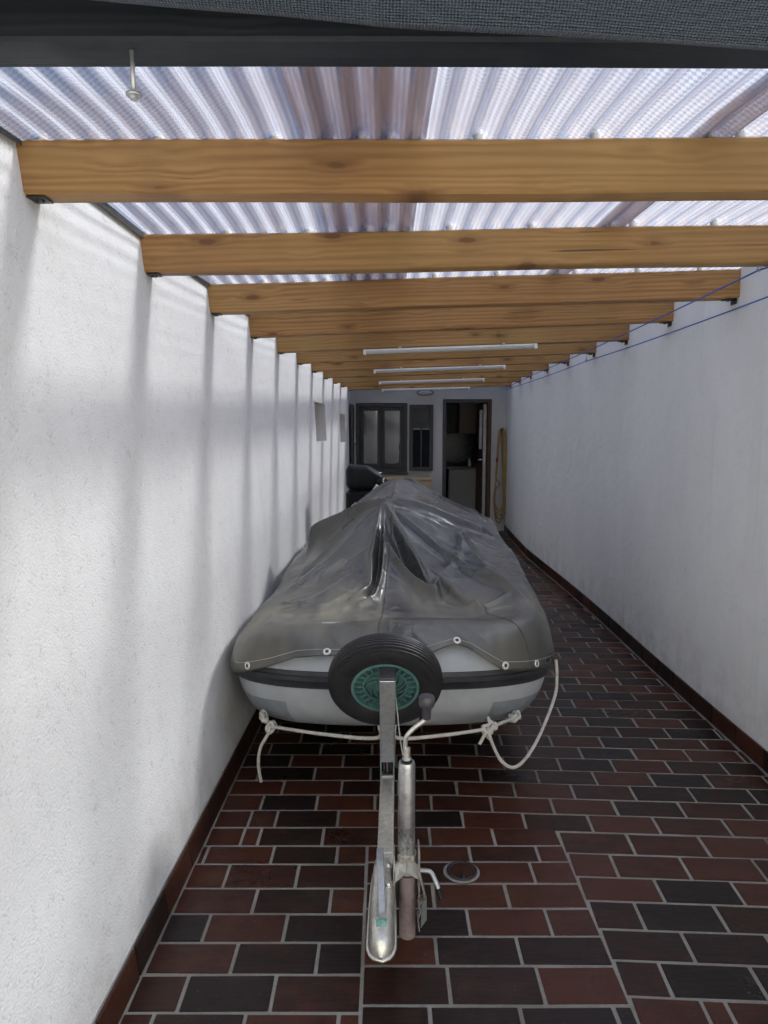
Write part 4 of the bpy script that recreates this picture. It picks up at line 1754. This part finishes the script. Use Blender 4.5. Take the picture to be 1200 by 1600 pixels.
for k in range(NO):
    k2 = (k + 1) % NO
    for j in range(ncol - 1):
        if j == ncol - 2:
            faces.append((k * ncol + j, k2 * ncol + j, NO // 2 * ncol + ncol - 1))
        else:
            faces.append((k * ncol + j, k2 * ncol + j, k2 * ncol + j + 1, k * ncol + j + 1))
m.v, m.f = verts, faces
cover = m.build('boat_cover', 'cover', smooth=True, origin=(0.06, 4.3, 0.5))
tag(cover, 'shiny grey tarpaulin tented over the inflatable boat, dusty with folds', 'tarpaulin')


def cz(x, yy):
    return float(height(np.array([[x]]), np.array([[yy]]))[0, 0]) + wrinkle(x + 0.3 * 0.8, yy) * 0.85


def ribbon(name, mat, pts, nrms, wd, th, parent):
    m = MB()
    n2 = len(pts)

    def rf(i, j):
        t = (pts[min(i + 1, n2 - 1)] - pts[max(i - 1, 0)]).normalized()
        s = t.cross(nrms[i]).normalized()
        return pts[i] + s * (wd / 2 * (-1, -1, 1, 1)[j]) + nrms[i] * (th * (-0.5, 1, 1, -0.5)[j])
    m.grid(rf, n2, 4)
    return m.build(name, mat, parent, True)


# middle seam, read off the tarpaulin surface
def col_near(x):
    return min(range(NFR), key=lambda k: (abs(OUT[k][0].x - x) if OUT[k][0].y < 3.16 else 9))


def surf_line(k, j0, j1):
    pts, nr = [], []
    for j in range(j0, j1):
        p = verts[k * ncol + j]
        q = verts[k * ncol + j + 1] - p
        e = verts[(k + 1) * ncol + j] - verts[(k - 1) * ncol + j]
        nn = e.cross(q).normalized()
        if nn.z < 0:
            nn = -nn
        pts.append(p)
        nr.append(nn)
    return pts, nr


km = col_near(-0.02)
p_, n2_ = surf_line(km, 4, ncol - 8)
ribbon('middle_seam', 'seam', p_, n2_, 0.005, 0.0016, cover)
kr = col_near(0.46)
p_, n2_ = surf_line(kr, 3, 66)
ribbon('side_seam', 'seam', p_, n2_, 0.004, 0.0014, cover)
# seam running back from the first crest
pts = [Vector((lerp(0.01, 0.10, t / 30), lerp(4.3, 5.5, t / 30), 0)) for t in range(31)]
pts = [Vector((p.x, p.y, cz(p.x, p.y) + 0.004)) for p in pts]
ribbon('ridge_seam', 'seam', pts, [Vector((0, 0, 1))] * 31, 0.006, 0.002, cover)
# hem band stitched with white thread
m = MB()
front = [k for k in range(NFR) if OUT[k][0].y < 4.6]
m.grid(lambda i, j: (lambda k: (verts[k * ncol + 4].lerp(verts[k * ncol + 5], 0.2) + OUT[k][1] * 0.0022 + Vector((0, 0, (0.0, 0.0022)[j]))))(front[i]), len(front), 2)
m.build('stitching', 'stitch', cover, True)
for x in (-0.235, 0.30, 0.475, 0.625, -0.56):
    k = min(range(NFR), key=lambda q: (abs((OUT[q][0] + OUT[q][1] * CR).x - x) if OUT[q][0].y < 3.3 else 9))
    c = verts[k * ncol + 3]
    o = OUT[k][1]
    tn = (verts[(k + 2) * ncol + 2] - verts[(k - 2) * ncol + 2]).normalized()
    up = (verts[k * ncol + 3] - verts[k * ncol + 1]).normalized()
    nn = tn.cross(up).normalized()
    if nn.dot(o) < 0:
        nn = -nn
    c = c.lerp(verts[k * ncol + 3], 0.3)
    m = MB()
    m.lathe([(0.0075, 0.001), (0.0078, 0.0035), (0.0115, 0.0045), (0.0155, 0.0035), (0.0165, 0.0005)], axis_mat(c + nn * 0.001, nn, tn), 22)
    ey = m.build('eyelet', 'eyelet', cover, True)
    m = MB()
    m.lathe([(0.0, 0.0028), (0.0076, 0.0026)], axis_mat(c + nn * 0.001, nn, tn), 18)
    m.build('eyelet_hole', 'seam', ey)

# ------------------------------------------------------------------ trailer
tr = thing('boat_trailer', 'galvanised boat trailer with spare wheel on its post and a jack at the coupling', 'trailer', (0.03, 3.4, 0))
PD = Vector((0, -0.454, 0.891))
PN = Vector((0, 0.891, 0.454))
P0 = Vector((0.012, 2.5, 0.25))


def bar(m, stations, hwid, hh):
    """square tube through (x, y, ztop) stations"""
    for a, b in zip(stations[:-1], stations[1:]):
        a, b = Vector(a), Vector(b)
        q = []
        for p in (a, b):
            q.append([(p.x - hwid, p.y, p.z - hh), (p.x + hwid, p.y, p.z - hh), (p.x + hwid, p.y, p.z), (p.x - hwid, p.y, p.z)])
        m.hexa([q[0][0], q[0][1], q[1][1], q[1][0], q[0][3], q[0][2], q[1][2], q[1][3]])


m = MB()
bar(m, [(-0.001, 2.00, 0.190), (0.004, 2.10, 0.206), (0.014, 2.56, 0.262)], 0.026, 0.055)
m.build('drawbar', 'zinc', tr, bevel=0.005)
m = MB()
bar(m, [(0.014, 2.5605, 0.2585), (0.03, 3.0, 0.255), (0.085, 5.45, 0.25)], 0.0245, 0.055)
m.build('chassis_beam', 'galv', tr, bevel=0.004)

# coupling head
def coup(i, j):
    s = i / 40
    yy = lerp(2.075, 1.752, s)
    wd = interp(s, [0, 0.15, 0.45, 0.8, 0.9], [0.029, 0.033, 0.036, 0.0375, 0.037])
    if s > 0.86:
        wd *= math.sqrt(max(0.0, 1 - ((s - 0.86) / 0.141) ** 2))
    base = lerp(0.150, 0.118, s)
    h = interp(s, [0, 0.1, 0.5, 0.75, 1.0], [0.058, 0.062, 0.058, 0.062, 0.062])
    if s > 0.80:
        h *= math.sqrt(max(0.0, 1 - ((s - 0.80) / 0.2002) ** 2)) * 0.9 + 0.1
    a = math.pi * j / 20
    pe = lerp(0.55, 0.95, sstep(0.7, 0.95, s))
    cx_ = math.copysign(abs(math.cos(a)) ** pe, math.cos(a))
    zz = abs(math.sin(a)) ** pe
    dome = 0.010 * math.exp(-((s - 0.84) / 0.10) ** 2) * math.exp(-((a - math.pi / 2) / 0.7) ** 2)
    return Vector((-0.003 - 0.005 * s + wd * cx_, yy, base + h * zz + dome))


m = MB()
m.grid(coup, 41, 21)
cp = m.build('coupling_head', 'zinc', tr, True, auto=50)
m = MB()
rim = [coup(i, 0) for i in range(41)] + [coup(i, 20) for i in range(39, -1, -1)]
m.tube([p + Vector((0, 0, -0.001)) for p in rim], 0.0055, 8)
m.build('rolled_edge', 'zinc', cp, True)
m = MB()
lev = catmull([(-0.012, 2.035, 0.258), (-0.012, 1.99, 0.252), (-0.009, 1.93, 0.236), (-0.007, 1.88, 0.215), (-0.006, 1.845, 0.186)], 6)
n3 = len(lev)


def levf(i, j):
    t = (lev[min(i + 1, n3 - 1)] - lev[max(i - 1, 0)]).normalized()
    up = Vector((1, 0, 0)).cross(t).normalized()
    if up.z < 0:
        up = -up
    pr = [(-0.0105, -0.014), (-0.0105, 0.004), (-0.008, 0.007), (0.008, 0.007), (0.0105, 0.004), (0.0105, -0.014)][j]
    return lev[i] + Vector((pr[0], 0, 0)) + up * pr[1]


m.grid(levf, n3, 6)
m.add([levf(0, j) for j in range(6)], [tuple(range(6))])
m.add([levf(n3 - 1, j) for j in range(6)], [tuple(range(6))[::-1]])
m.build('lever', 'galv', cp)
m = MB()
m.lathe([(0.0, 0.001), (0.011, 0.001), (0.011, 0.0), (0.0, 0.0)], Matrix.Translation((-0.006, 1.838, 0.186)) @ Matrix.Diagonal((1, 0.8, 1, 1)), 16)
m.build('lever_slot', 'dark_steel', cp)
for yy in (2.035, 1.955):
    s = (2.075 - yy) / 0.323
    z = lerp(0.150, 0.118, s) + 0.059
    m = MB()
    m.lathe([(0.0, 0.009), (0.007, 0.009), (0.0075, 0.001), (0.011, 0.0), (0.011, -0.002)], Matrix.Translation((0.014, yy, z)), 6)
    m.build('bolt', 'chrome', cp)
m = MB()
m.grid(lambda i, j: coup(32 + i, 8 + j) + Vector((0, -0.0006, 0.0012)), 4, 5)
m.build('sticker', 'label', cp)

# leaning post with cap
PM = Matrix(((1, 0, 0, P0.x), (0, PN.y, PD.y, P0.y), (0, PN.z, PD.z, P0.z), (0, 0, 0, 1)))   # local: x, n (back), d (along post)
m = MB()
m.bbox((-0.027, 0.0, 0.088), (0.027, 0.052, 0.512), 0.003, PM)
po = m.build('winch_post', 'galv', tr)
m = MB()
m.bbox((-0.0265, -0.001, 0.5125), (0.0265, 0.053, 0.524), 0.002, PM)
m.build('post_cap', 'grey_plastic', po)
for s in (-1, 1):
    m = MB()
    m.bbox((s * 0.0265 - (0.005 if s > 0 else 0), 0.0, -0.03), (s * 0.0265 + (0.005 if s < 0 else 0), 0.052, 0.0875), 0.001, PM)
    m.build('side_plate', 'galv', po)
m = MB()
m.bbox((-0.021, 0.034, -0.03), (0.021, 0.040, 0.0875), 0.001, PM)
m.build('inner_plate', 'dark_steel', po)
for x, mt_ in ((-0.013, 'teal_wire'), (-0.001, 'pink'), (0.011, 'teal_wire')):
    m = MB()
    m.tube([PM @ Vector((x, 0.026, 0.095)), PM @ Vector((x + 0.001, 0.020, 0.045)), PM @ Vector((x + 0.002, 0.024, -0.02))], 0.0034, 8)
    m.build('wire', mt_, po, True)
m = MB()
m.bbox((-0.0205, -0.002, -0.012), (0.0205, 0.006, 0.012), 0.001, PM)
m.lathe([(0.0, 0.006), (0.006, 0.006), (0.006, 0.0)], PM @ axis_mat((0.003, -0.002, 0.0), (0, -1, 0)), 6)
m.build('base_strap', 'galv', po)

# spare wheel behind the post
WC = P0 + PD * 0.417 + PN * 0.092
WC.x = 0.004
WM = axis_mat(WC, -PN, (1, 0, 0))
sw = bpy.data.objects.new('spare_wheel', None)
link(sw, tr, WC)
sw.empty_display_size = 0.1
tread = []
for q in range(9):
    h0 = 0.041 - q * 0.00975
    hc = (h0 - 0.004)
    crown = 0.2005 - 0.010 * (hc / 0.041) ** 2 - 0.006 * (abs(hc) / 0.041) ** 6
    tread += [(crown - 0.0075, h0), (crown, h0 - 0.0016), (crown, h0 - 0.0072), (crown - 0.0075, h0 - 0.0088)]
prof = [(0.112, 0.030), (0.116, 0.036), (0.124, 0.0415), (0.140, 0.0465), (0.158, 0.0485), (0.172, 0.0475), (0.182, 0.0445)] + tread + \
       [(0.182, -0.0465), (0.158, -0.0485), (0.124, -0.0415), (0.112, -0.030)]
m = MB()
m.lathe(prof, WM, 96)
m.build('tyre', 'rubber', sw, True, auto=38)
m = MB()
m.lathe([(0.1185, 0.033), (0.1180, 0.0385), (0.1130, 0.0400), (0.1075, 0.0385), (0.1065, 0.0330), (0.1045, 0.015), (0.078, 0.013), (0.077, 0.028),
         (0.0715, 0.028), (0.0705, 0.013), (0.034, 0.016), (0.032, 0.036), (0.014, 0.037), (0.013, 0.02)], WM, 72)
rm = m.build('rim', 'teal', sw, True, auto=40)
for q in range(24):
    a = 2 * math.pi * q / 24
    m = MB()
    m.box((0.0772, -0.0022, 0.012), (0.1066, 0.0022, 0.031), WM @ Matrix.Rotation(a, 4, 'Z'))
    m.build('rim_rib', 'teal', rm)
for q in range(10):
    a0 = 2 * math.pi * q / 10
    pts = []
    for s in range(9):
        t = s / 8
        r_ = lerp(0.031, 0.073, t)
        a = a0 + 0.95 * t ** 1.4
        pts.append(WM @ Vector((r_ * math.cos(a), r_ * math.sin(a), 0.020 + 0.002 * math.sin(t * 3))))
    m = MB()
    m.tube(pts, 0.0032, 6)
    m.build('swirl_spoke', 'teal', rm, True)
m = MB()
m.tube([WM @ Vector((0, 0, -0.05)), WM @ Vector((0, 0, 0.0405))], 0.0125, 14)
m.build('axle_bolt', 'galv', sw, True, auto=40)

# jack clamped beside the drawbar
JX_, JY_ = 0.068, 2.02
jk = bpy.data.objects.new('jack', None)
link(jk, tr, (JX_, JY_, 0))
jm = Matrix.Translation((JX_, JY_, 0))
m = MB()
m.lathe([(0.0175, 0.236), (0.0255, 0.240), (0.0258, 0.250), (0.0258, 0.535), (0.0235, 0.549), (0.0, 0.550)], jm, 28)
m.build('outer_tube', 'satin_tube', jk, True, auto=50)
m = MB()
m.lathe([(0.0, 0.5502), (0.0165, 0.5502), (0.0165, 0.5555), (0.0, 0.556)], jm, 24)
m.build('rubber_ring', 'black_plastic', jk, True, auto=40)
m = MB()
m.lathe([(0.0, 0.5562), (0.0145, 0.5562), (0.0145, 0.560), (0.0105, 0.561), (0.0105, 0.592), (0.0, 0.593)], jm, 20)
m.build('spindle_head', 'zinc', jk, True, auto=40)
m = MB()
m.tube(catmull([(JX_ - 0.004, JY_, 0.580), (JX_ - 0.004, JY_, 0.612), (JX_ + 0.002, JY_ - 0.002, 0.632), (JX_ + 0.022, JY_ - 0.004, 0.655), (JX_ + 0.052, JY_ - 0.006, 0.680), (JX_ + 0.058, JY_ - 0.007, 0.690)], 6), 0.0072, 10)
m.build('crank', 'zinc', jk, True)
m = MB()
m.lathe([(0.0, 0.0), (0.011, 0.0), (0.0125, 0.004), (0.0145, 0.034), (0.0215, 0.040), (0.0235, 0.046), (0.0235, 0.066), (0.0205, 0.072), (0.0, 0.073)],
        Matrix.Translation((JX_ + 0.058, JY_ - 0.007, 0.684)), 26)
m.build('crank_knob', 'grey_plastic', jk, True, auto=50)
m = MB()
m.lathe([(0.021, 0.003), (0.0248, 0.001), (0.0248, 0.200), (0.021, 0.200)], Matrix.Translation((JX_ + 0.003, JY_ - 0.016, 0)), 26, True)
m.build('inner_tube', 'old_tube', jk, True, auto=40)
# clamp
m = MB()
m.bbox((0.0275, 1.985, 0.145), (0.0325, 2.065, 0.262), 0.001)
cl = m.build('clamp_plate', 'zinc', jk)
m = MB()
ring = []
for k in range(15):
    a = R(150 - 300 * k / 14)
    ring.append((math.cos(a), math.sin(a)))
m.grid(lambda i, j: Vector((JX_ + ring[i][0] * (0.0265, 0.0265, 0.031, 0.031, 0.0265)[j], JY_ + ring[i][1] * (0.0265, 0.0265, 0.031, 0.031, 0.0265)[j],
                            (0.205, 0.262, 0.262, 0.205, 0.205)[j] + (0.018 * math.cos(i * 0.9) if j in (0, 3, 4) else 0))), 15, 5)
m.build('clamp_collar', 'zinc', cl)
m = MB()
m.bbox((0.1025, 1.962, 0.150), (0.1070, 2.040, 0.290), 0.0015)
m.build('clamp_cheek', 'zinc', cl)
zig = [(0.104, 0.226), (0.122, 0.150), (0.101, 0.134), (0.108, 0.112), (0.099, 0.086), (0.104, 0.050)]
m = MB()
for (a, b) in zip(zig[:-1], zig[1:]):
    m.hexa([Vector(p) for p in ((a[0], 1.952, a[1]), (b[0], 1.952, b[1]), (b[0], 1.990, b[1]), (a[0], 1.990, a[1]),
                                (a[0] + 0.003, 1.952, a[1]), (b[0] + 0.003, 1.952, b[1]), (b[0] + 0.003, 1.990, b[1]), (a[0] + 0.003, 1.990, a[1]))])
m.build('spring_plate', 'zinc', cl)
m = MB()
m.hexa([Vector(p) for p in ((0.110, 1.960, 0.055), (0.128, 1.975, 0.070), (0.128, 1.979, 0.070), (0.110, 1.964, 0.055),
                            (0.112, 1.960, 0.130), (0.128, 1.975, 0.150), (0.128, 1.979, 0.150), (0.112, 1.964, 0.130))])
m.build('side_flap', 'galv', cl)
for sg in (-1, 1):     # two folded wings that meet in a notch under the tube
    m = MB()
    xa_, xb_ = (0.033, 0.0665) if sg < 0 else (0.0695, 0.1022)
    za_, zb_ = (0.196, 0.226) if sg < 0 else (0.226, 0.206)
    m.hexa([Vector(p) for p in ((xa_, 1.966, za_), (xb_, 1.966, zb_), (xb_, 2.0, zb_ + 0.022), (xa_, 2.0, za_ + 0.034),
                                (xa_, 1.966, za_ + 0.004), (xb_, 1.966, zb_ + 0.004), (xb_, 2.0, zb_ + 0.026), (xa_, 2.0, za_ + 0.038))])
    m.build('clamp_wing', 'zinc', cl)
m = MB()
m.box((0.036, 2.004, 0.115), (0.100, 2.012, 0.200))
m.build('clamp_shade_block', 'dark_steel', cl)  # dark slab standing in for the shadow inside the clamp
m = MB()
m.tube(catmull([(0.104, 2.0, 0.213), (0.122, 1.998, 0.214), (0.142, 1.992, 0.212), (0.156, 1.975, 0.190), (0.166, 1.962, 0.165)], 6), 0.0068, 10)
lvr = m.build('clamp_lever', 'galv', cl, True)
m = MB()
m.tube([(0.161, 1.968, 0.177), (0.171, 1.955, 0.150)], [0.0088, 0.0095], 10)
m.build('grip', 'black_plastic', lvr, True, auto=40)
m = MB()
m.tube(catmull([(0.040, 2.325, 0.640), (0.043, 2.27, 0.615), (0.050, 2.13, 0.575), (0.057, 2.035, 0.562)], 6), 0.0022, 6)
m.build('thin_cable', 'zinc', tr, True)
# axle and small wheels under the boat
m = MB()
m.bbox((-0.40, 4.97, 0.12), (0.55, 5.01, 0.16), 0.003)
m.build('axle', 'galv', tr)
m = MB()
m.bbox((0.05, 4.972, 0.161), (0.10, 5.008, 0.194), 0.003)
m.build('axle_bracket', 'galv', tr)
for x in (-0.42, 0.57):
    wl = bpy.data.objects.new('road_wheel', None)
    link(wl, tr, (x, 4.99, 0.122))
    mt = axis_mat((x, 4.99, 0.122), (1, 0, 0), (0, 1, 0))
    m = MB()
    m.lathe([(0.07, 0.03), (0.095, 0.038), (0.115, 0.033), (0.121, 0.015), (0.121, -0.015), (0.115, -0.033), (0.095, -0.038), (0.07, -0.03)], mt, 32)
    m.build('tyre', 'rubber', wl, True)
    m = MB()
    m.lathe([(0.0, 0.02), (0.03, 0.022), (0.06, 0.012), (0.071, 0.03), (0.071, -0.03), (0.06, -0.012), (0.0, -0.02)], mt, 24)
    m.build('rim', 'galv', wl, True)

# ------------------------------------------------------------------ tie-down rope
rp = thing('tie_down_rope', 'white braided rope tied between the boat rings around the trailer post', 'rope', (0.0, 2.7, 0.13))
RR = 0.0068
LK = RINGS[0] + Vector((0.035, -0.045, -0.035))
RK = Vector((0.415, 2.70, 0.352))


def strand(pts, per=10, r=RR):
    m = MB()
    m.tube(catmull(pts, per), r, 10)
    return m.build('strand', 'rope', rp, True)


def knot(c, s, seed):
    rnd = random.Random(seed)
    c = Vector(c)
    m = MB()
    for q in range(3):
        ax = Vector((rnd.uniform(-1, 1), rnd.uniform(-0.6, 0.6), rnd.uniform(-1, 1))).normalized()
        mt = axis_mat(c + Vector((rnd.uniform(-s, s), rnd.uniform(-s, s), rnd.uniform(-s, s))) * 0.35, ax, (0.3, 0.5, 0.8))
        pts = []
        for k in range(26):
            a = 2 * math.pi * k / 26
            pts.append(mt @ Vector((math.cos(a) * s * (1 + 0.25 * math.sin(2 * a + q)), math.sin(a) * s * 0.8, 0.35 * s * math.sin(3 * a + q))))
        m.tube(pts, RR, 9, True)
    m.build('knot', 'rope', rp, True)


post_l = Vector((-0.030, 2.465, 0.420))
post_r = Vector((0.052, 2.465, 0.420))
strand([RINGS[0] + Vector((0, -0.008, -0.012)), RINGS[0] + Vector((0.018, -0.03, -0.02)), LK])
strand([LK, LK.lerp(post_l, 0.5) + Vector((0, -0.005, -0.006)), post_l, post_l + Vector((0.015, 0.042, 0.03)), post_r + Vector((-0.015, 0.046, 0.03)), post_r, RK.lerp(post_r, 0.5) + Vector((0, -0.005, -0.005)), RK])
knot(RINGS[0] + Vector((0.004, -0.012, -0.010)), 0.017, 3)
knot(LK, 0.019, 5)
strand([LK, LK + Vector((-0.010, -0.02, -0.030)), LK + Vector((-0.040, -0.025, -0.085)), LK + Vector((-0.050, -0.022, -0.16)), LK + Vector((-0.040, -0.02, -0.235))])
knot(RK, 0.025, 11)
knot(RK + Vector((0.012, -0.008, 0.012)), 0.017, 13)
strand([RK, RK + Vector((-0.02, -0.02, -0.02)), RK + Vector((-0.038, -0.026, -0.052))])
strand([RK, RK.lerp(RINGS[1], 0.5) + Vector((0, -0.012, 0.002)), RINGS[1] + Vector((0, -0.012, -0.008))])
knot(RINGS[1] + Vector((-0.004, -0.014, -0.006)), 0.021, 17)
khem = min(range(NFR), key=lambda q: (abs((OUT[q][0] + OUT[q][1] * CR).x - 0.735) if OUT[q][0].y < 3.3 else 9))
hp = verts[khem * ncol + 2]
strand([RK, RK + Vector((0.012, -0.02, -0.05)), RK + Vector((0.055, -0.02, -0.13)), RK + Vector((0.120, 0.0, -0.155)), RK + Vector((0.21, 0.08, -0.09)), Vector((0.735, 2.95, 0.38)), hp + Vector((0.012, -0.03, -0.06)), hp + Vector((0.010, -0.012, 0.004))])

# ------------------------------------------------------------------ outboard motor behind the boat
ob = thing('outboard_motor', 'black outboard motor with metal clamps on the stern, beside the rough wall', 'outboard motor', (-0.16, 6.08, 0.3))
m = MB()


def cowl(i, j):
    s = i / 20
    x = lerp(-0.325, 0.005, s)
    top = interp(s, [0, 0.1, 0.55, 0.8, 1], [1.205, 1.225, 1.215, 1.17, 1.115])
    bot = interp(s, [0, 0.3, 1], [1.02, 1.00, 1.02])
    dep = interp(s, [0, 0.15, 0.7, 1], [0.10, 0.125, 0.115, 0.075])
    if i in (0, 20):
        k = 0.75
        zc_ = (top + bot) / 2
        top, bot, dep = lerp(zc_, top, k), lerp(zc_, bot, k), dep * k
    a = 2 * math.pi * j / 28
    c, sn = math.cos(a), math.sin(a)
    return Vector((x, 6.14 + dep * math.copysign(abs(c) ** 0.5, c), (top + bot) / 2 + (top - bot) / 2 * math.copysign(abs(sn) ** 0.5, sn)))


m.grid(cowl, 21, 29)
m.add([cowl(0, j) for j in range(28)], [tuple(range(28))])
m.add([cowl(20, j) for j in range(28)], [tuple(range(28))[::-1]])
m.build('cowl', 'black_plastic', ob, True, auto=50)
m = MB()
m.bbox((-0.325, 6.03, 0.80), (-0.05, 6.245, 1.005), 0.025)
m.build('lower_cowl', 'black_plastic', ob)
m = MB()
m.lathe([(0.075, 0.93), (0.06, 0.80), (0.045, 0.62), (0.04, 0.40), (0.05, 0.34), (0.03, 0.27), (0.0, 0.26)], Matrix.Translation((-0.17, 6.16, 0)), 18)
m.build('leg', 'black_plastic', ob, True)
m = MB()
m.bbox((-0.27, 6.08, 0.365), (-0.07, 6.24, 0.373), 0.003)
m.build('cavitation_plate', 'black_plastic', ob)
pm_ = axis_mat((-0.17, 6.23, 0.31), (0, 1, 0))
m = MB()
m.lathe([(0.0, -0.06), (0.024, -0.05), (0.028, 0.0), (0.018, 0.04), (0.0, 0.05)], pm_, 14)
for q in range(3):
    mt = pm_ @ Matrix.Rotation(q * 2.0944, 4, 'Z') @ Matrix.Translation((0.055, 0, 0)) @ Matrix.Rotation(R(28), 4, 'X')
    m.lathe([(0.0, 0.003), (0.03, 0.002), (0.034, 0.0), (0.03, -0.002), (0.0, -0.003)], mt @ Matrix.Diagonal((1.1, 0.75, 1, 1)), 14)
m.build('propeller', 'dark_steel', ob, True)
m = MB()
m.tube(catmull([(-0.21, 6.03, 0.86), (-0.15, 5.99, 0.90), (-0.10, 5.97, 0.985), (-0.055, 5.965, 1.06)], 5), [0.024] * 5 + [0.021] * 5 + [0.016] * 5 + [0.014], 10)
m.build('swivel_bracket', 'zinc', ob, True)
for (x, z) in ((-0.105, 0.97), (-0.245, 0.90)):
    m = MB()
    m.tube([(x - 0.03, 5.96, z - 0.02), (x + 0.035, 5.94, z + 0.02)], 0.007, 8)
    m.tube([(x, 5.90, z - 0.005), (x, 6.0, z)], 0.009, 8)
    m.build('clamp_screw', 'zinc', ob, True)
m = MB()
m.tube([(-0.05, 6.03, 1.075), (0.02, 6.0, 1.088)], 0.026, 14)
gr = m.build('tiller_grip', 'black_plastic', ob, True, auto=40)
m = MB()
m.tube([(0.0, 6.008, 1.0845), (0.010, 6.004, 1.0865)], 0.0275, 14)
m.build('grip_ring', 'white_plastic', gr, True, auto=40)
m = MB()
m.box((-0.045, 6.012, 1.157), (-0.022, 6.020, 1.166))
m.build('latch', 'chrome', ob)
